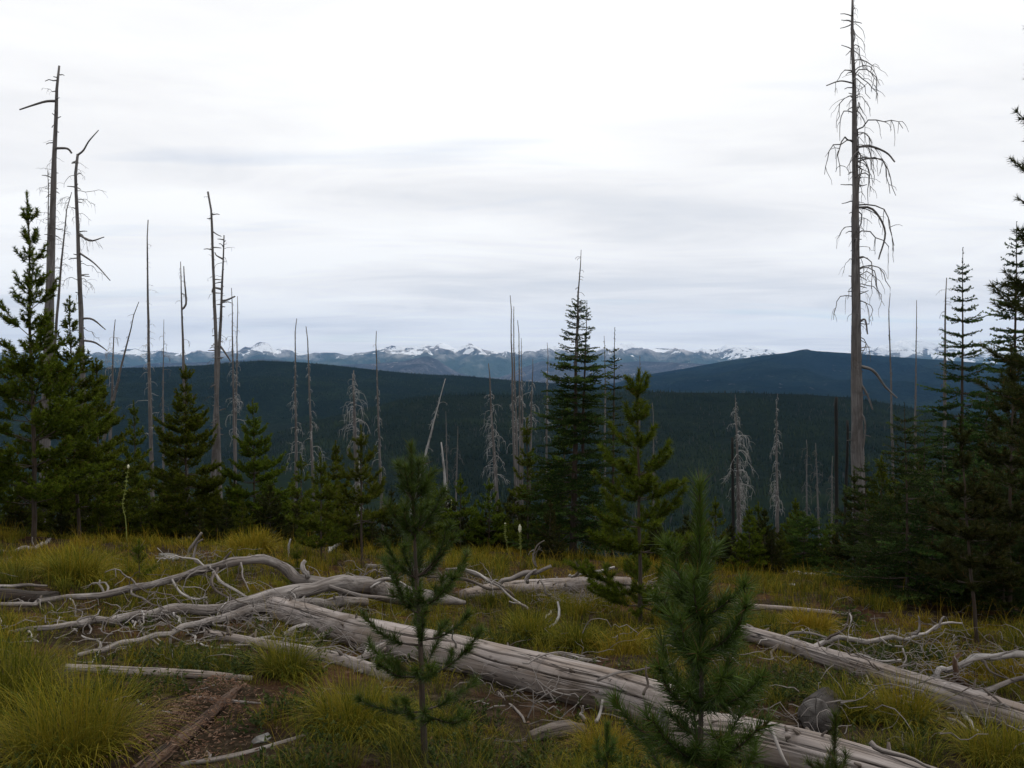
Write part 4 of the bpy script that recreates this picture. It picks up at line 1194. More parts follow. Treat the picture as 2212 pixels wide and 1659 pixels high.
def fallen(name, label, cat, path, mat='log', air=False, branches=(), group='fallen dead wood', seed=0, twigs=0, **kw):
    pts, rad = (airpts if air else logpts)(path)
    c = pts[len(pts) // 2].copy(); c[2] = float(gh(c[0], c[1]))
    o = thing(name, c, label, cat, group)
    wood_piece('log' if cat == 'log' else 'stem', pts, rad, mat, o, c, seed=seed, kink=0.0 if cat in ('log', 'stump') else 0.5, **kw)
    if cat == 'log' and mat == 'log' and rad.max() > 0.05:       # snapped branch stubs and knots
        rk = np.random.default_rng(seed + 77)
        q = resample(pts, 80); rq = np.interp(np.linspace(0, 1, 80), np.linspace(0, 1, len(rad)), rad)
        for _ in range(16):
            i_ = rk.integers(2, 78); a_ = rk.uniform(-1.4, 1.4)
            t_ = norm(q[i_ + 1] - q[i_ - 1]); u_ = norm(np.array([0, 0, 1.0]) - t_[2] * t_); w_ = np.cross(t_, u_)
            n_ = math.cos(a_) * u_ + math.sin(a_) * w_
            b0 = q[i_] + n_ * rq[i_] * 0.9
            ln_ = rk.uniform(0.02, 0.09)
            pp_ = np.stack([b0, b0 + n_ * (0.1 * rq[i_] + 0.01), b0 + n_ * (0.1 * rq[i_] + ln_) + t_ * rk.normal(0, 0.02)])
            Geo().add(*btube(pp_, np.array([1.5, 1.0, 0.55]) * rk.uniform(0.008, 0.018), 7, caps=True)).build('knot', M['limb_dark'], o, center=c)
    for i, bp in enumerate(branches):
        bm = 'limb'
        if isinstance(bp, tuple): bp, bm = bp
        bp_, br_ = airpts(bp) if len(bp[0]) == 4 else logpts(bp)
        bm = bm if bm == 'rot' else ('limb', 'limb_pale', 'limb_dark', 'limb')[(i * 7 + seed) % 4]
        wood_piece('branch', bp_, br_ * 0.9, bm, o, c, k=7, seed=seed + 3 * i + 1, rough=0.12, keep=False, kink=0.9)
        if twigs and len(bp) > 3: hang_twigs(o, c, bp_, 2, 0.4, seed * 7 + i, 0.006)
    if twigs: hang_twigs(o, c, pts, twigs, 0.6, seed + 900, 0.009)
    return o


def dz(x, y):
    return G(x, y)[1]


GR = [(0.28, 0.88, 0.70, 0.62, 0.026, 0.42), (0.60, 0.95, 1.02, 1.10, 0.026, 0.40), (0.02, 0.35, 0.9, 0.8, 0.026, 0.25), (0.72, 0.99, 0.36, 0.42, 0.026, 0.3)]
d1 = dz(1100, 1482)
fallen('fallen_log', 'long thick weathered log with dark drying cracks lying across the centre', 'log',
       [(560, 1304, 44), (640, 1326, 50), (760, 1363, 58), (880, 1392, 66), (1000, 1416, 76), (1100, 1440, 84), (1220, 1470, 92), (1330, 1497, 98), (1450, 1532, 104), (1520, 1552, 106)], seed=1, twigs=3, k=210, n=130, grooves=GR, rough=0.018, ends=[1],
       branches=[[(720, 1350, 12, 9.3), (650, 1356, 10, 9.1), (580, 1378, 8, 8.9), (520, 1385, 5, 8.9)], [(735, 1362, 12, 9.1), (650, 1388, 9, 8.8), (560, 1395, 7, 8.7), (480, 1400, 5, 8.8)],
                 [(850, 1385, 16, 8.3), (838, 1398, 14, 8.1), (800, 1418, 14, 7.9), (770, 1450, 10, 7.8)], [(835, 1400, 10, 8.1), (815, 1412, 9, 8.0), (806, 1440, 7, 7.9)],
                 [(985, 1398, 7, 8.0), (978, 1375, 5, 7.9), (976, 1360, 3, 7.9)], [(1130, 1432, 6, 7.4), (1152, 1420, 5, 7.5), (1200, 1412, 4, 7.6), (1260, 1418, 3, 7.7)],
                 [(1290, 1470, 8, 6.8), (1345, 1452, 6, 6.9), (1400, 1448, 4, 7.0)], [(1390, 1500, 9, 6.3), (1396, 1470, 7, 6.35), (1392, 1440, 4, 6.4)], [(1290, 1560, 9, 6.0), (1296, 1540, 8, 6.05), (1300, 1520, 6, 6.1)], [(1262, 1558, 8, 6.0), (1256, 1540, 6, 6.05), (1258, 1525, 5, 6.1)]])
fallen('fallen_log', 'near log with a cracked grey broken end running off the bottom edge', 'log',
       [(1432, 1572, 88), (1500, 1582, 92), (1600, 1596, 95), (1720, 1624, 99), (1850, 1660, 103), (1980, 1702, 107), (2100, 1745, 110)], seed=5, k=150, n=90,
       grooves=[(0.1, 0.9, 0.75, 0.80, 0.03, 0.25), (0.3, 0.95, 0.3, 0.25, 0.03, 0.25), (0.2, 0.8, 1.2, 1.15, 0.03, 0.2), (0.05, 0.5, 1.0, 0.95, 0.03, 0.2)], rough=0.02, ends=[0],
       branches=[[(1662, 1560, 9, 5.35), (1668, 1590, 9, 5.3), (1680, 1625, 8, 5.25), (1700, 1652, 5, 5.2)], [(1880, 1602, 14, 5.1), (1895, 1618, 16, 5.05), (1950, 1640, 10, 5.0), (2010, 1660, 6, 5.0)]])
dr = dz(1750, 1420)
fallen('fallen_log', 'long branchy log slanting down to the right edge', 'log',
       [(1590, 1362, 28), (1640, 1375, 32), (1700, 1392, 34), (1760, 1412, 36), (1850, 1440, 42), (1950, 1472, 50), (2050, 1502, 56), (2140, 1532, 62), (2250, 1566, 66), (2340, 1592, 68)], seed=9, twigs=16, k=110, n=130,
       grooves=[(0.05, 0.6, 1.0, 1.1, 0.05, 0.25), (0.5, 0.98, 0.7, 0.75, 0.05, 0.25)], rough=0.025, ends=[0],
       branches=[[(1740, 1398, 14, 9.6), (1790, 1386, 13, 9.7), (1860, 1381, 12, 9.9), (1940, 1374, 10, 10.1), (2000, 1364, 8, 10.3), (2040, 1350, 7, 10.4), (2085, 1346, 4, 10.5)],
                 [(2015, 1360, 6, 10.3), (2030, 1345, 5, 10.3), (2042, 1330, 3, 10.3)], [(1965, 1372, 7, 10.1), (1985, 1360, 6, 10.0), (1990, 1345, 5, 10.0), (1982, 1328, 3, 10.0)],
                 [(1782, 1385, 7, 9.7), (1812, 1368, 6, 9.7), (1832, 1345, 5, 9.7), (1836, 1318, 3, 9.7)], [(1900, 1378, 6, 9.9), (1925, 1395, 5, 9.8), (1955, 1402, 4, 9.7)],
                 [(1690, 1385, 10, 9.9), (1712, 1365, 8, 9.9), (1750, 1366, 6, 9.9), (1790, 1380, 4, 9.9)], [(1640, 1370, 9, 10.4), (1625, 1350, 7, 10.4), (1610, 1345, 5, 10.4)], [(1682, 1392, 8, 9.6), (1668, 1405, 7, 9.5), (1672, 1430, 5, 9.4)],
                 [(1850, 1432, 9, 8.9), (1830, 1418, 8, 8.9), (1852, 1410, 7, 8.8), (1900, 1425, 6, 8.7), (1950, 1426, 4, 8.6)], [(1875, 1455, 9, 8.4), (1868, 1480, 8, 8.3), (1885, 1510, 6, 8.2)],
                 [(1985, 1470, 12, 8.2), (1960, 1486, 9, 8.0), (1920, 1492, 7, 7.9), (1860, 1478, 4, 7.9)], ([(2095, 1488, 16, 7.9), (2072, 1455, 15, 7.9), (2058, 1425, 14, 7.9), (2072, 1412, 10, 7.9)], 'rot'),
                 [(2010, 1468, 16, 8.1), (2060, 1440, 16, 8.3), (2120, 1418, 16, 8.5), (2212, 1398, 15, 8.7), (2300, 1380, 14, 8.9)], [(2040, 1450, 7, 8.2), (2100, 1425, 6, 8.2), (2180, 1408, 5, 8.3), (2205, 1402, 3, 8.3)],
                 [(2100, 1505, 14, 7.7), (2150, 1480, 13, 7.8), (2212, 1450, 12, 7.9), (2300, 1430, 12, 8.0)], [(2120, 1425, 8, 8.3), (2140, 1450, 6, 8.0), (2190, 1465, 4, 7.8)],
                 [(2078, 1515, 11, 7.5), (2085, 1545, 10, 7.3), (2110, 1580, 8, 7.1), (2160, 1600, 4, 7.0)], [(1950, 1400, 6, 9.0), (1955, 1430, 5, 8.9), (1946, 1452, 4, 8.8)], [(1878, 1500, 5, 8.2), (1880, 1470, 5, 8.2), (1872, 1445, 5, 8.2)]])
fallen('fallen_log', 'half buried log with spiky broken branches lying behind the centre grass', 'log',
       [(1000, 1284, 22), (1080, 1274, 30), (1150, 1270, 34), (1220, 1266, 36), (1290, 1262, 36), (1360, 1264, 34)], seed=12, twigs=34, k=40, rough=0.06,
       grooves=[(0.3, 0.95, 0.9, 0.8, 0.06, 0.1)],
       branches=[[(1075, 1265, 12, 13.6), (1105, 1245, 13, 13.7), (1150, 1233, 12, 13.8), (1195, 1222, 7, 13.9)], [(1090, 1270, 7, 13.5), (1060, 1250, 8, 13.4), (1000, 1232, 8, 13.3), (960, 1228, 5, 13.2)],
                 [(1110, 1290, 8, 13.0), (1050, 1265, 8, 13.1), (980, 1250, 8, 13.2), (920, 1248, 6, 13.3)], [(1130, 1310, 5, 12.6), (1090, 1280, 6, 12.8), (1040, 1240, 6, 13.0), (1005, 1228, 4, 13.1)],
                 [(1140, 1258, 10, 13.5), (1148, 1240, 10, 13.5), (1160, 1232, 6, 13.5)], [(1190, 1285, 7, 13.1), (1175, 1262, 7, 13.1), (1165, 1250, 4, 13.1)], [(1240, 1245, 8, 13.6), (1255, 1228, 9, 13.6), (1240, 1215, 4, 13.6)],
                 [(1230, 1242, 8, 13.6), (1280, 1232, 8, 13.8), (1330, 1226, 6, 14.0)], [(1160, 1225, 4, 14.0), (1148, 1205, 4, 14.0), (1158, 1180, 3, 14.0), (1172, 1168, 2, 14.0)], [(1158, 1220, 3, 14.0), (1160, 1200, 3, 14.0), (1166, 1180, 2, 14.0)],
                 [(1260, 1275, 6, 13.0), (1252, 1300, 5, 12.8), (1262, 1320, 4, 12.6)], [(1190, 1320, 5, 12.4), (1180, 1340, 5, 12.2), (1160, 1352, 4, 12.0), (1150, 1360, 3, 11.9)], [(1100, 1300, 5, 12.6), (1130, 1305, 6, 12.5), (1145, 1318, 4, 12.3)]])
# forked fallen tree on the left: three long limbs meeting in one butt
pts, rad = airpts([(1005, 1302, 8, 12.0), (945, 1293, 30, 11.9), (860, 1284, 42, 11.8), (800, 1272, 40, 11.6), (735, 1268, 38, 11.4)])
cc = pts[2].copy(); cc[2] = float(gh(cc[0], cc[1]))
ft = thing('fallen_tree', cc, 'forked fallen tree whose grey limbs arch over the grass at left', 'dead tree', 'fallen dead wood')
wood_piece('trunk', pts, rad, 'limb', ft, cc, k=24, seed=21, rough=0.05)
for i, pth in enumerate([
    [(800, 1278, 30, 11.6), (735, 1264, 28, 11.5), (680, 1255, 26, 11.4), (640, 1243, 27, 11.3), (610, 1226, 25, 11.25), (575, 1214, 22, 11.2), (530, 1212, 21, 11.1), (485, 1219, 20, 11.0), (420, 1239, 18, 10.9), (350, 1256, 16, 10.8), (290, 1268, 16, 10.7), (220, 1282, 14, 10.6), (150, 1292, 12, 10.5), (90, 1298, 12, 10.4), (60, 1306, 10, 10.4), (-40, 1302, 9, 10.3)],
    [(810, 1276, 36, 11.5), (765, 1266, 36, 11.3), (700, 1272, 33, 11.0), (620, 1284, 30, 10.7), (540, 1297, 28, 10.4), (450, 1308, 27, 10.2), (370, 1319, 25, 10.0), (300, 1331, 22, 9.8), (220, 1341, 20, 9.6), (140, 1352, 18, 9.4), (70, 1361, 14, 9.2), (20, 1364, 9, 9.1)],
    [(790, 1300, 24, 11.2), (720, 1304, 24, 10.9), (640, 1306, 24, 10.6), (560, 1315, 22, 10.3), (480, 1333, 20, 10.0), (400, 1356, 18, 9.6), (320, 1379, 16, 9.2), (240, 1400, 14, 8.9), (160, 1416, 10, 8.6)]]):
    p_, r_ = airpts(pth, 0.35)
    wood_piece('limb', p_, r_ * 0.92, 'limb', ft, cc, k=18, seed=22 + i, rough=0.09, kink=0.3)
    hang_twigs(ft, cc, p_, 18, 0.75, 950 + i, 0.0105)
    hang_twigs(ft, cc, p_, 14, 0.4, 980 + i, 0.006)
for i, pth in enumerate([
    [(285, 1265, 6, 10.7), (292, 1285, 6, 10.5), (310, 1298, 5, 10.4), (330, 1310, 4, 10.3)], [(372, 1252, 5, 10.8), (390, 1275, 5, 10.6), (420, 1292, 4, 10.5), (450, 1288, 3, 10.4)],
    [(470, 1228, 8, 10.9), (462, 1250, 7, 10.7), (470, 1275, 6, 10.6), (510, 1300, 5, 10.5)], [(460, 1236, 8, 10.8), (490, 1262, 7, 10.6), (530, 1290, 5, 10.4)], [(520, 1215, 5, 11.0), (525, 1245, 4, 10.9), (540, 1280, 3, 10.8)],
    [(665, 1248, 12, 11.3), (660, 1228, 14, 11.3), (662, 1214, 8, 11.3)], [(485, 1217, 6, 11.0), (490, 1205, 6, 11.0), (496, 1193, 4, 11.0)], [(222, 1280, 6, 10.6), (215, 1262, 5, 10.6), (217, 1255, 3, 10.6)],
    [(300, 1342, 8, 9.7), (312, 1368, 8, 9.4), (330, 1388, 7, 9.2), (360, 1398, 5, 9.0), (385, 1402, 4, 9.0)], [(375, 1325, 7, 9.9), (400, 1350, 7, 9.7), (420, 1380, 6, 9.4), (450, 1398, 5, 9.2), (520, 1398, 4, 9.1)],
    [(470, 1310, 6, 10.2), (480, 1335, 6, 10.0), (500, 1360, 4, 9.8), (530, 1370, 3, 9.7)], [(510, 1300, 6, 10.3), (540, 1325, 5, 10.2), (580, 1345, 4, 10.0)], [(590, 1290, 7, 10.5), (620, 1310, 7, 10.3), (650, 1318, 6, 10.2), (665, 1302, 3, 10.2)],
    [(150, 1350, 7, 9.4), (170, 1372, 6, 9.2), (200, 1382, 5, 9.0), (225, 1378, 3, 9.0)], [(130, 1345, 8, 9.4), (122, 1330, 7, 9.4), (116, 1322, 4, 9.4)], [(20, 1362, 8, 9.1), (5, 1350, 8, 9.1), (-5, 1320, 7, 9.1), (2, 1300, 4, 9.1)],
    [(690, 1270, 8, 11.0), (740, 1282, 9, 10.9), (800, 1292, 8, 10.8), (860, 1298, 5, 10.7)], [(790, 1268, 10, 11.4), (840, 1255, 8, 11.4), (880, 1270, 6, 11.3), (900, 1300, 4, 11.2)], [(770, 1258, 8, 11.5), (775, 1245, 8, 11.5), (782, 1236, 4, 11.5)],
    [(280, 1335, 5, 9.8), (300, 1360, 5, 9.6), (330, 1372, 4, 9.4), (345, 1385, 3, 9.3)], [(430, 1218, 6, 11.0), (418, 1205, 6, 11.0), (428, 1180, 5, 11.0), (440, 1165, 4, 11.0)], [(800, 1270, 6, 11.3), (850, 1240, 6, 11.5), (900, 1232, 5, 11.6), (940, 1225, 3, 11.7)]]):
    p_, r_ = airpts(pth)
    wood_piece('branch', p_, r_ * 0.95, ('limb', 'limb_pale', 'limb_dark', 'limb_pale')[(i * 5) % 4], ft, cc, k=7, seed=40 + i, rough=0.12, keep=False, kink=0.9)
    hang_twigs(ft, cc, p_, 1, 0.25, 1200 + i, 0.004)
fallen('fallen_log', 'short straight grey log with a dark underside in the left foreground', 'log', [(140, 1443, 18), (200, 1446, 20), (300, 1452, 20), (400, 1456, 20), (470, 1460, 17), (545, 1466, 12)], seed=70, k=28, rough=0.08, grooves=[(0.1, 0.8, 0.8, 0.7, 0.08, 0.15)])
fallen('fallen_log', 'pale barkless log under the forked limbs, left of the near centre sapling', 'log', [(450, 1370, 18), (570, 1392, 22), (695, 1416, 26), (800, 1446, 30), (850, 1462, 28)], seed=73, k=28, rough=0.06, branches=[[(790, 1440, 10, 8.0), (780, 1418, 9, 8.0), (800, 1400, 6, 8.1)]])
fallen('dead_limb', 'bare pale limb angled up at the bottom left edge of the picture', 'limb', [(390, 1652, 11, 5.6), (450, 1646, 13, 5.6), (530, 1628, 13, 5.75), (600, 1606, 12, 5.95), (665, 1583, 9, 6.1)], mat='limb', air=True, seed=75, k=12, branches=[[(452, 1640, 9, 5.6), (448, 1622, 7, 5.6), (446, 1610, 4, 5.6)]])
fallen('rotten_log', 'dark crumbling rotten log at the left edge under the long limb', 'log', [(-60, 1288, 34), (0, 1290, 34), (60, 1292, 32), (100, 1288, 24), (125, 1282, 8)], mat='darkrot', seed=77, k=24, rough=0.2)
fallen('dead_limb', 'thin pale stick resting on the dark rotten log', 'limb', [(-10, 1266, 7, 11.0), (40, 1265, 8, 11.0), (75, 1268, 7, 11.0), (102, 1267, 4, 11.0)], mat='limb', air=True, seed=78, k=8)
fallen('dead_limb', 'grey fallen limb curving up in the shade beneath the left pine', 'limb', [(-20, 1190, 10), (40, 1187, 9), (75, 1182, 7), (98, 1173, 5), (110, 1163, 3)], mat='limb', seed=79, k=8, branches=[[(70, 1184, 4, dz(70, 1188)), (72, 1172, 3, dz(70, 1188)), (70, 1160, 2, dz(70, 1188))]])
fallen('dead_limb', 'white splintered stick standing up behind the arching limb', 'limb', [(x_, y_, t_, dz(402, 1206)) for x_, y_, t_ in ((399, 1208, 8), (402, 1202, 8), (412, 1185, 9), (425, 1168, 9), (438, 1154, 7))], mat='limb', air=True, seed=80, k=8)
fallen('dead_limb', 'thin white stick standing in the yellow grass mound', 'limb', [(x_, y_, t_, dz(624, 1204)) for x_, y_, t_ in ((624, 1206, 4), (624, 1200, 4), (625, 1180, 5), (628, 1163, 3))], mat='snag_pale', air=True, seed=81, k=7)
fallen('fallen_log', 'slim pale log in the grass behind the branchy right log', 'log', [(1560, 1300, 8), (1600, 1307, 11), (1660, 1312, 11), (1740, 1318, 9), (1850, 1328, 7)], seed=82, k=12, branches=[[(1595, 1320, 4), (1625, 1318, 5), (1660, 1312, 4)]])
fallen('dead_limb', 'thin white twig lying below the round fir bush', 'limb', [(1722, 1240, 4), (1770, 1240, 5), (1830, 1241, 4), (1880, 1243, 3)], seed=83, k=7, mat='snag_pale')
fallen('dead_limb', 'bowed white branch tangle at the foot of the left of the fir bush', 'limb', [(1630, 1222, 4), (1655, 1218, 5), (1690, 1232, 5), (1730, 1238, 4)], seed=84, k=7, mat='snag_pale')
fallen('fallen_log', 'pale log glimpsed between the saplings left of centre', 'log', [(790, 1222, 9), (830, 1225, 10), (880, 1230, 10), (920, 1238, 8)], seed=85, k=12, mat='limb')
fallen('dead_limb', 'leaning white snapped branch in the thicket left of centre', 'limb', [(x_, y_, t_, dz(716, 1192)) for x_, y_, t_ in ((712, 1194, 7), (722, 1184, 8), (735, 1176, 9), (750, 1165, 7))], mat='snag_pale', air=True, seed=86, k=8)
fallen('dead_limb', 'splintered grey branch lying just behind the long cracked log', 'limb', [(1110, 1408, 6), (1160, 1410, 9), (1230, 1418, 11), (1290, 1426, 8), (1340, 1436, 5)], mat='limb', seed=87, k=10)
fallen('dead_limb', 'curved bare twig in the bare soil at lower left', 'limb', [(297, 1513, 6), (302, 1522, 5), (330, 1532, 4), (385, 1546, 3)], mat='snag_pale', seed=88, k=7)
fallen('dead_limb', 'short grey branch across the rotten wood chips', 'limb', [(412, 1506, 8), (450, 1509, 9), (500, 1515, 9), (560, 1520, 5)], mat='limb', seed=89, k=8)
fallen('dead_limb', 'pale crooked stick in the grass below the branchy right log', 'limb', [(1900, 1500, 5), (1960, 1520, 8), (2040, 1545, 8), (2090, 1572, 6)], mat='limb', seed=90, k=8)
fallen('dead_limb', 'thin straight twig slanting through the grass at lower centre', 'limb', [(1075, 1495, 4), (1105, 1525, 6), (1130, 1548, 6), (1138, 1570, 4)], mat='limb', seed=91, k=7)
fallen('dead_limb', 'crooked white twig in the centre grass below the spiky log', 'limb', [(1205, 1300, 5, 11.6), (1212, 1325, 6, 11.4), (1195, 1350, 6, 11.3), (1172, 1362, 4, 11.2)], mat='snag_pale', air=True, seed=92, k=7)
fallen('stump', 'dark round sawn-looking log end sunk in the grass at right', 'log', [(1762, 1546, 74), (1776, 1530, 72), (1788, 1518, 66)], mat='darkrot', seed=93, k=30, rough=0.12, ends=[0])
fallen('rotten_log', 'reddish rotten log crumbling into chips at lower left', 'log', [(300, 1672, 34), (370, 1614, 34), (430, 1566, 30), (480, 1520, 24), (515, 1486, 14)], mat='rot', seed=94, k=40, n=90, rough=0.6)
fallen('stump', 'brown weathered stump remnant beside the long cracked log', 'stump', [(1145, 1594, 26), (1185, 1584, 38), (1222, 1576, 36), (1262, 1572, 18)], mat='limb_dark', seed=95, k=30, n=30, rough=0.3)

# ------------------------------------------------------------------ stones
def stone(label, x, y, wpx, hpx, mat='rock', seed=0, cat='rock'):
    g0 = G(x, y + hpx * 0.35)
    s = wpx / FPX * g0[1] * 0.5
    hz = hpx / FPX * g0[1] * 0.6
    nu, nv = 22, 14
    th, ph = np.meshgrid(np.linspace(0, 2 * math.pi, nu, endpoint=False), np.linspace(0.02, math.pi - 0.02, nv))
    V = np.stack([np.sin(ph) * np.cos(th), np.sin(ph) * np.sin(th), np.cos(ph)], -1)
    r_ = np.random.default_rng(seed)
    for _ in range(16):                                  # cut flat facets
        nrm = norm(r_.normal(size=3)); lim = r_.uniform(0.45, 0.8)
        dd = (V @ nrm) - lim
        V = V - np.maximum(dd, 0)[..., None] * nrm
    V = V * (1 + 0.08 * fbm(th * 3, ph * 3, seed, 3))[..., None] * np.array([s, s * 0.8, hz])
    i = np.arange(nv - 1)[:, None] * nu; j = np.arange(nu)[None]; j2 = (j + 1) % nu
    q = np.stack([i + j, i + nu + j, i + nu + j2, i + j2], -1).reshape(-1, 4)
    V = V.reshape(-1, 3)
    o = Geo().add(V, np.concatenate([q[:, [0, 1, 2]], q[:, [0, 2, 3]]]), V.copy()).build('rock', M[mat], smooth=False)
    o.location = [float(g0[0]), float(g0[1]), float(g0[2] + hz * 0.15)]
    return tag(o, label, cat, 'loose stones')


stone('flat light-topped stone in the left grass above the arching limb', 362, 1200, 60, 26, seed=1)
stone('pale grey rock half buried among chips at the bottom left', 570, 1596, 56, 22, seed=2)
stone('small white stone at the foot of the left thicket', 673, 1114, 18, 12, 'rock_pale', seed=3)
stone('round white boulder in the grass behind the closest sapling', 1482, 1220, 26, 18, 'rock_pale', seed=4)
stone('white stone showing under the shorter right fir', 1828, 1150, 36, 20, 'rock_pale', seed=5)
stone('small pale stone in the grass slope below the fir bush', 1712, 1262, 20, 10, 'rock_pale', seed=6)

# ------------------------------------------------------------------ tall flower stalks
def stalk(label, path, head, seed, th=4.0, white=False):
    g0 = G(path[-1][0], path[-1][1])
    if 250 < path[-1][0] < 290 and g0[1] > 20.5: g0 = base_of(path[-1][0], d=20.5)
    d = g0[1]
    r_ = np.random.default_rng(seed)
    p = np.array([P(x, y, d) for x, y in path])
    p[-1] = g0
    o = thing('flower_stalk', g0, label, 'flower stalk', 'tall seed stalks')
    q = resample(p - g0, 18)
    Geo().add(*btube(q, np.linspace(0.008, 0.013, 18), 6)).build('stem', M['stalk'], o)
    # seed pods along the upper two thirds
    S = q[(np.linspace(0.03, 0.62, 60) * 17).astype(int)] + r_.normal(0, 0.006, (60, 3))
    pods = shoots(S, r_.random(60) * 6.28, np.full(60, 0.2), np.full(60, 0.7), r_.uniform(0.03, 0.06, 60), r_, 4)
    Geo().add(*btube(pods, np.tile([0.004, 0.010, 0.010, 0.004], (60, 1)), 5)).build('seed_pods', M['stalk'], o)['kind'] = 'stuff'
    hd = np.stack([q[0], q[0] + np.array([0, 0, head * 0.35]), q[0] + np.array([0, 0, head * 0.75]), q[0] + np.array([0, 0, head])])
    Geo().add(*btube(hd, np.array([0.5, 1.0, 0.8, 0.15]) * (head * 0.16 + 0.014), 9)).build('flower_head', M['flower'], o)
    return o


stalk('tallest wavy pale-green flower stalk in front of the left pines', [(277, 1012), (273, 1040), (270, 1062), (265, 1085), (267, 1105), (271, 1120), (271, 1142)], 0.10, 1)
stalk('tall pale flower stalk right of the near centre sapling', [(975, 1082), (974, 1105), (970, 1130), (972, 1155), (974, 1184)], 0.04, 2)
stalk('shorter flower stalk with a white tip, left of two by the central fir', [(1041, 1136), (1042, 1160), (1046, 1190)], 0.07, 3)
stalk('slim flower stalk, right of two by the central fir', [(1091, 1132), (1092, 1160), (1100, 1205)], 0.04, 4)
stalk('flower stalk with a fat cream blossom head at the foot of the central fir', [(1123, 1150), (1124, 1175), (1126, 1212)], 0.22, 5)
stalk('crooked faint flower stalk below the dense cone-shaped pine', [(343, 1052), (342, 1075), (334, 1090), (325, 1112), (322, 1135)], 0.05, 6)
stalk('faint flower stalk against the left-edge pine trunk', [(29, 972), (28, 1010), (30, 1060), (31, 1140)], 0.06, 7)

# rust-coloured dead foliage under the left pines
g0 = G(270, 1128)
o = thing('dead_bush', g0, 'rust-coloured dead needle bush under the left pines', 'bush')
wd, fl = pine_geo(0.75, 0, 301, w=0.75, spacing=0.14, lead=0.1, dens=330, nl=0.08, nw=0.010, el=(0.1, 0.6))
wd.build('stems', M['twig'], o); fl.build('foliage', M['rust'], o, smooth=False)

# ------------------------------------------------------------------ grass, herbs, litter
def blades(rng, base, hue, length, width, lean_dir, lean, nseg=3):
    """arching grass blades; base (N,3)"""
    N = len(base)
    t = np.linspace(0, 1, nseg + 1)
    el = (math.pi / 2 - lean * 0.35)[:, None] - (lean * 1.35)[:, None] * t[None, :-1]
    st = (length / nseg)[:, None]
    dx = np.cos(el) * np.cos(lean_dir)[:, None] * st
    dy = np.cos(el) * np.sin(lean_dir)[:, None] * st
    dzv = np.sin(el) * st
    c = np.concatenate([base[:, None], base[:, None] + np.cumsum(np.stack([dx, dy, dzv], -1), 1)], 1)
    side = np.stack([-np.sin(lean_dir + rng.normal(0, 0.8, N)), np.cos(lean_dir), np.zeros(N)], -1)
    wv = (width[:, None] * (1 - t[:-1] ** 1.5 * 0.75)[None])[..., None] * 0.5
    Lf = c[:, :-1] + side[:, None] * wv
    Rt = c[:, :-1] - side[:, None] * wv
    V = np.concatenate([np.stack([Lf, Rt], 2).reshape(N, -1, 3), c[:, -1:]], 1)
    m_ = 2 * nseg + 1
    f = []
    for i in range(nseg - 1):
        a = 2 * i
        f += [[a, a + 1, a + 3], [a, a + 3, a + 2]]
    f.append([2 * nseg - 2, 2 * nseg - 1, 2 * nseg])
    F = (np.array(f)[None] + (np.arange(N) * m_)[:, None, None]).reshape(-1, 3)
    tv = np.concatenate([np.repeat(t[:-1], 2), [1.0]])
    rnd = rng.random(N) ** 2
    T = np.stack([np.broadcast_to(rnd[:, None], (N, m_)), np.broadcast_to(hue[:, None], (N, m_)), np.broadcast_to(tv[None], (N, m_))], -1)
    return V.reshape(-1, 3), F, T.reshape(-1, 3)


def clump_blades(rng, cxy, rad, n, L, hue, wscale, nseg, spread=1.0):
    """cxy (K,2), rad, n, L, hue arrays -> blades fanning from each clump"""
    idx = np.repeat(np.arange(len(cxy)), n)
    N = len(idx)
    rr_ = rad[idx] * np.sqrt(rng.random(N)) * 0.6
    th = rng.random(N) * 6.283
    bx, by = cxy[idx, 0] + rr_ * np.cos(th), cxy[idx, 1] + rr_ * np.sin(th)
    base = np.stack([bx, by, gh(bx, by) - 0.02], -1)
    ld = th + rng.normal(0, 0.95, N)
    lean = np.clip(rng.normal(0.95, 0.5, N) * (0.5 + rr_ / np.maximum(rad[idx], 1e-3)) * spread, 0.1, 1.6)
    ln = L[idx] * rng.uniform(0.55, 1.15, N)
    dist = np.hypot(bx, by)
    wd_ = np.maximum(0.0028, 0.00055 * dist) * rng.uniform(0.7, 1.3, N) * wscale
    hu = np.clip(hue[idx] + rng.normal(0, 0.17, N), 0, 1)
    return blades(rng, base, hu, ln, wd_, ld, lean, nseg)


bare = [(60, 1345, 0.55), (430, 1560, 0.35), (380, 1620, 0.35), (480, 1500, 0.35), (2080, 1395, 0.9), (1950, 1400, 0.7), (1850, 1372, 0.4), (1250, 1300, 0.5), (2150, 1440, 0.6), (700, 1480, 0.1), (370, 1225, 0.5),
        (1690, 1470, 0.25), (1190, 1600, 0.25), (570, 1600, 0.2), (260, 1490, 0.2), (2050, 1330, 1.0), (2180, 1370, 0.8), (50, 1175, 1.2)]
bare = [(G(x, y)[:2], r_ * (0.55 if x < 1800 else 0.85)) for x, y, r_ in bare]


def field_ok(xy, rng, margin=0.10, behind=0.04):
    ok = np.ones(len(xy), bool)
    for c_, r_ in bare:
        ok &= np.hypot(*(xy - c_).T) > r_ * rng.uniform(0.7, 1.2, len(xy))
    gz = gh(xy[:, 0], xy[:, 1])
    for q, rr_, zz in LOGSEG:
        step = q[::max(1, len(q) // 30)]; rs = rr_[::max(1, len(q) // 30)]; zs_ = zz[::max(1, len(q) // 30)]
        for (a, b_), r1, z1 in zip(step, rs, zs_):
            dx, dy = xy[:, 0] - a, xy[:, 1] - b_
            front = dy < 0
            lim = np.where(front, r1 + margin + (0.30 if r1 > 0.075 else 0.45), r1 + behind)
            low = (z1 - r1 - gz) < 0.5
            ok &= ~((np.hypot(dx, dy) < lim) & low)
    return ok


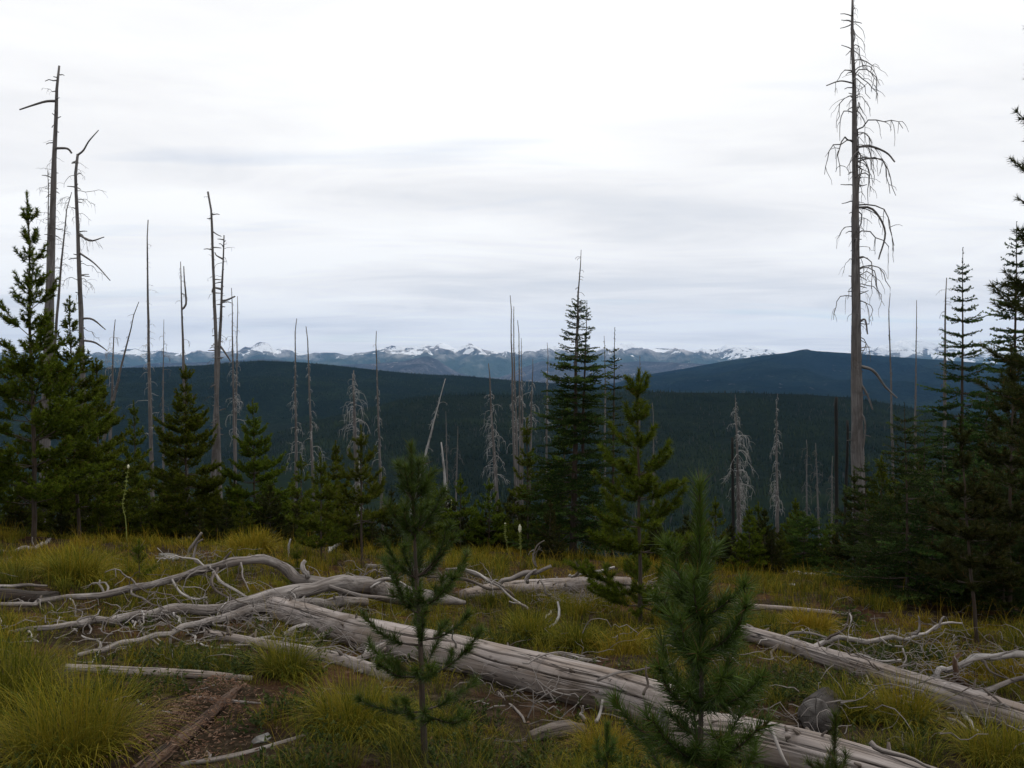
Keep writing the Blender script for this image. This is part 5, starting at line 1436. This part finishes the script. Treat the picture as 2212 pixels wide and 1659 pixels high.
def log_free(xy, front=0.28):
    ok = np.ones(len(xy), bool)
    for q, rr_, zz in LOGSEG:
        st_ = max(1, len(q) // 30)
        for (a, b_), r1 in zip(q[::st_], rr_[::st_]):
            dx, dy = xy[:, 0] - a, xy[:, 1] - b_
            ok &= ~(np.hypot(dx, dy) < np.where(dy < 0, r1 + front, r1 + 0.04))
    return ok


r = np.random.default_rng(500)
g = Geo()
tot = 0
for d0, d1_, dens, nb_, nseg in ((4.0, 6.5, 18.0, 66, 4), (6.5, 9.5, 16.0, 58, 3), (9.5, 14, 14, 44, 2), (14, 20, 9, 28, 2), (20, 27, 7, 22, 2), (27, 31, 3, 16, 2)):
    area = 0.68 * (d1_ ** 2 - d0 ** 2)
    K = int(area * dens)
    dd = np.sqrt(r.uniform(d0 ** 2, d1_ ** 2, K)); aa = r.uniform(-0.68, 0.68, K)
    xy = np.stack([aa * dd, dd], -1)
    nz = fbm(xy[:, 0] * 0.55 + 7, xy[:, 1] * 0.55, 61, 3)
    ok = field_ok(xy, r) & (nz > -0.55 + 0.12 * r.normal(size=K))
    xy, nz = xy[ok], nz[ok]
    K = len(xy)
    hue = np.clip(0.28 + 1.05 * fbm(xy[:, 0] * 0.9 + 31, xy[:, 1] * 0.9, 71, 3) + r.normal(0, 0.10, K) + 0.012 * (xy[:, 1] - 8), 0, 1)
    Ls = np.clip(0.24 + 0.34 * nz + r.normal(0, 0.05, K), 0.10, 0.5)
    n = np.maximum(8, (nb_ * r.uniform(0.5, 1.5, K)).astype(int))
    V_, F_, T_ = clump_blades(r, xy, r.uniform(0.10, 0.26, K), n, Ls, hue, 1.0, nseg)
    g.add(V_, F_, T_); tot += len(F_)
K = 5200
dd = np.sqrt(r.uniform(4.5 ** 2, 22 ** 2, K)); aa = r.uniform(-0.66, 0.66, K)
xy = np.stack([aa * dd, dd], -1)
xy = xy[field_ok(xy, r)]
K = len(xy)
bs = np.stack([xy[:, 0], xy[:, 1], gh(xy[:, 0], xy[:, 1])], -1)
g.add(*blades(r, bs, np.full(K, 0.9), r.uniform(0.3, 0.62, K), np.maximum(0.0022, 0.0004 * xy[:, 1]), r.random(K) * 6.28, np.clip(np.abs(r.normal(0.5, 0.5, K)), 0.05, 1.7), 3))
K = 2300                                                     # short sward that also grows beneath the limbs
dd = np.sqrt(r.uniform(4.6 ** 2, 14 ** 2, K)); aa = r.uniform(-0.66, 0.66, K)
ex = np.stack([aa * dd, dd], -1)
ex = ex[log_free(ex, 0.08)]; K = len(ex)
g.add(*clump_blades(r, ex, r.uniform(0.1, 0.25, K), np.full(K, 26), r.uniform(0.06, 0.16, K), np.clip(0.32 + 0.8 * fbm(ex[:, 0] * 0.9 + 31, ex[:, 1] * 0.9, 71, 3) + r.normal(0, 0.15, K), 0, 1), 1.2, 2))
ex = np.concatenate([G(x_, y_)[None, :2] + r.normal(0, s_, (n_, 2)) for x_, y_, n_, s_ in ((300, 1490, 16, 0.35), (560, 1590, 18, 0.35), (640, 1630, 14, 0.3), (240, 1500, 10, 0.3), (500, 1640, 14, 0.3), (1080, 1600, 16, 0.3), (1230, 1630, 10, 0.2))])
ex = ex[log_free(ex)]
K = len(ex)
g.add(*clump_blades(r, ex, r.uniform(0.08, 0.2, K), np.full(K, 45), r.uniform(0.12, 0.3, K), np.clip(r.normal(0.45, 0.25, K), 0, 1), 1.0, 4))
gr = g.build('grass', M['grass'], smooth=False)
tag(gr, 'yellow-green bunch grass covering the clearing', 'grass', kind='stuff')

# single large tussocks
def tussock(label, x, y, rad, L, n, hue, seed):
    r_ = np.random.default_rng(seed)
    c_ = G(x, y)
    V_, F_, T_ = clump_blades(r_, c_[None, :2], np.array([rad]), np.array([n]), np.array([L]), np.array([hue]), 1.15, 5, 1.15)
    o = Geo().add(V_, F_, T_).build('grass_tussock', M['grass'], smooth=False, center=c_)
    return tag(o, label, 'grass', 'large grass tussocks')


tussock('huge yellow-green grass tussock in the bottom left corner', 150, 1640, 0.45, 0.62, 1500, 0.50, 1)
tussock('dark green grass tussock at the left edge above the corner tussock', 15, 1530, 0.42, 0.60, 1300, 0.26, 2)
tussock('green tussock right of the short straight left log', 615, 1462, 0.26, 0.44, 700, 0.27, 3)
tussock('olive tussock left of the near sapling stem at the bottom', 770, 1590, 0.40, 0.50, 1200, 0.42, 4)
tussock('round yellow tussock in the left meadow behind the dark rotten log', 160, 1255, 0.55, 0.62, 900, 0.48, 5)
tussock('wide golden grass mound left of centre below the thicket', 540, 1195, 0.75, 0.62, 1400, 0.68, 6)
tussock('green tussock behind the middle of the long cracked log', 1245, 1408, 0.34, 0.46, 900, 0.30, 7)
tussock('olive tussock left of the green one behind the long log', 1150, 1385, 0.36, 0.46, 900, 0.42, 8)
tussock('orange-tinged tussock behind the branchy right log', 1755, 1372, 0.42, 0.44, 900, 0.88, 9)
tussock('yellow tussock under the middle of the branchy right log', 1950, 1560, 0.34, 0.44, 800, 0.55, 10)
tussock('green tussock growing against the dark sunken log end', 1835, 1560, 0.28, 0.42, 700, 0.30, 11)
tussock('dry straw tussock in front of the broken log end', 1310, 1640, 0.30, 0.34, 700, 0.72, 12)
tussock('grassy tussock at the bottom right corner', 2150, 1645, 0.35, 0.40, 800, 0.48, 13)

# low herbs
r = np.random.default_rng(600)
K = 1700
dd = np.sqrt(r.uniform(4.2 ** 2, 11 ** 2, K)); aa = r.uniform(-0.66, 0.66, K)
xy = np.stack([aa * dd, dd], -1)
ok = field_ok(xy, r, 0.0, 0.0) & (fbm(xy[:, 0] * 0.8 + 3, xy[:, 1] * 0.8, 91, 3) > -0.05)
xy = xy[ok]
ex = np.concatenate([G(x_, y_)[None, :2] + r.normal(0, s_, (n_, 2)) for x_, y_, n_, s_ in ((330, 1510, 24, 0.3), (580, 1560, 24, 0.3), (640, 1620, 24, 0.3), (250, 1525, 14, 0.25), (1100, 1590, 26, 0.3), (1700, 1500, 26, 0.3))])
ex = ex[log_free(ex)]
xy = np.concatenate([xy, ex])
g = Geo()
K = len(xy); k = 8
idx = np.repeat(np.arange(K), k)
bs = np.stack([xy[idx, 0], xy[idx, 1], gh(xy[idx, 0], xy[idx, 1])], -1) + np.concatenate([r.normal(0, 0.05, (K * k, 2)), np.zeros((K * k, 1))], 1)
st = shoots(bs, r.random(K * k) * 6.28, r.uniform(0.7, 1.4, K * k), r.uniform(0.4, 1.2, K * k), r.uniform(0.08, 0.22, K * k), r, 5)
g.add(*needle_tris(r, st, 0.1, 75, 0.036, 0.016, (0.5, 1.3)))
hb = g.build('ground_cover', M['herb'], smooth=False)
tag(hb, 'low dark leafy ground plants between the grass', 'plants', kind='stuff')

# litter: twigs and chips
r = np.random.default_rng(700)
g = Geo()
K = 950
dd = np.sqrt(r.uniform(5.6 ** 2, 16 ** 2, K)); aa = r.uniform(-0.66, 0.66, K)
bx, by = aa * dd, dd
tw = shoots(np.stack([bx, by, gh(bx, by) + r.uniform(0.01, 0.12, K)], -1), r.random(K) * 6.28, r.normal(0, 0.25, K), r.normal(0, 0.3, K), r.uniform(0.06, 0.40, K), r, 7, 0.16)
g.add(*btube(tw, r.uniform(0.0015, 0.005, K)[:, None] * np.linspace(1, 0.4, 7)[None], 3))
# tangles beside the logs
for (x, y, n, s) in ((520, 1350, 60, 0.7), (1260, 1310, 90, 0.5), (600, 1330, 50, 0.6), (430, 1225, 40, 0.5), (1900, 1440, 40, 0.6), (860, 1270, 50, 0.6), (1000, 1265, 40, 0.6), (1340, 1300, 60, 0.5), (2050, 1400, 40, 0.7), (2130, 1590, 30, 0.5), (1750, 1560, 20, 0.3), (1180, 1530, 40, 0.4), (680, 1400, 40, 0.5), (760, 1440, 30, 0.4), (330, 1360, 40, 0.6), (1960, 1500, 40, 0.5), (2150, 1470, 40, 0.5), (1450, 1420, 24, 0.5)):
    c_ = G(x, y)
    n = int(n * 1.5)
    b_ = c_[:2] + r.normal(0, s, (n, 2))
    tw = shoots(np.stack([b_[:, 0], b_[:, 1], gh(b_[:, 0], b_[:, 1]) + r.uniform(0.02, 0.25, n)], -1), r.random(n) * 6.28, r.normal(0.1, 0.4, n), r.normal(-0.1, 0.5, n), r.uniform(0.15, 0.6, n), r, 6, 0.28)
    g.add(*btube(tw, r.uniform(0.0025, 0.008, n)[:, None] * np.linspace(1, 0.4, 6)[None], 3))
lt = g.build('twig_litter', M['limb'])
tag(lt, 'scattered bleached twigs littering the ground', 'twigs', kind='stuff')

g = Geo()
n_all = 0
for (x, y, n, s) in ((430, 1560, 600, 0.16), (380, 1600, 700, 0.18), (330, 1650, 400, 0.2), (480, 1510, 350, 0.16), (60, 1345, 500, 0.4), (2060, 1395, 700, 0.7), (1240, 1600, 200, 0.2), (250, 1490, 300, 0.35), (1690, 1480, 150, 0.2)):
    c_ = G(x, y)
    b_ = c_[:2] + r.normal(0, s, (n, 2))
    el = r.normal(0, 0.35, n); az = r.random(n) * 6.28
    L = r.uniform(0.008, 0.035, n)
    zb = gh(b_[:, 0], b_[:, 1]) + r.uniform(0.0, 0.05, n) + 0.14 * np.exp(-((b_ - c_[:2]) ** 2).sum(1) / 0.03) * (y > 1490 and x < 600)
    S = np.stack([b_[:, 0], b_[:, 1], zb], -1)
    tw = shoots(S, az, el, el, L, r, 3, 0.05)
    g.add(*btube(tw, r.uniform(0.002, 0.006, n)[:, None] * np.array([[0.5, 1.0, 0.4]]), 3, caps=False))
ch = g.build('wood_chips', M['chip'])
tag(ch, 'reddish rotten wood chips spilled on bare soil', 'wood chips', kind='stuff')

# ------------------------------------------------------------------ haze in the air
hz = bpy.data.meshes.new('haze')
x0, x1, y0, y1, z0, z1 = -36600, 36600, -900, 37600, -900, 1900
vv = [(x, y, z) for x in (x0, x1) for y in (y0, y1) for z in (z0, z1)]
hz.from_pydata(vv, [], [(0, 1, 3, 2), (4, 6, 7, 5), (0, 4, 5, 1), (2, 3, 7, 6), (0, 2, 6, 4), (1, 5, 7, 3)])
ho = bpy.data.objects.new('haze', hz)
C.objects.link(ho)
m, t = new_mat('haze_air')
pv = nnode(t, 'ShaderNodeVolumePrincipled')
pv.inputs['Color'].default_value = (0.23, 0.52, 1.0, 1)
pv.inputs['Density'].default_value = 1.45e-5
out = nnode(t, 'ShaderNodeOutputMaterial')
link(t, pv.outputs[0], out.inputs['Volume'])
hz.materials.append(m)
tag(ho, 'thin blue haze filling the air over the valley', 'haze', kind='stuff')
tr_n = sum(len(o.data.polygons) for o in C.objects if o.type == 'MESH' and o.data.users == 1)
print('tris', tr_n, 'grass', tot, 'objects', len(C.objects))
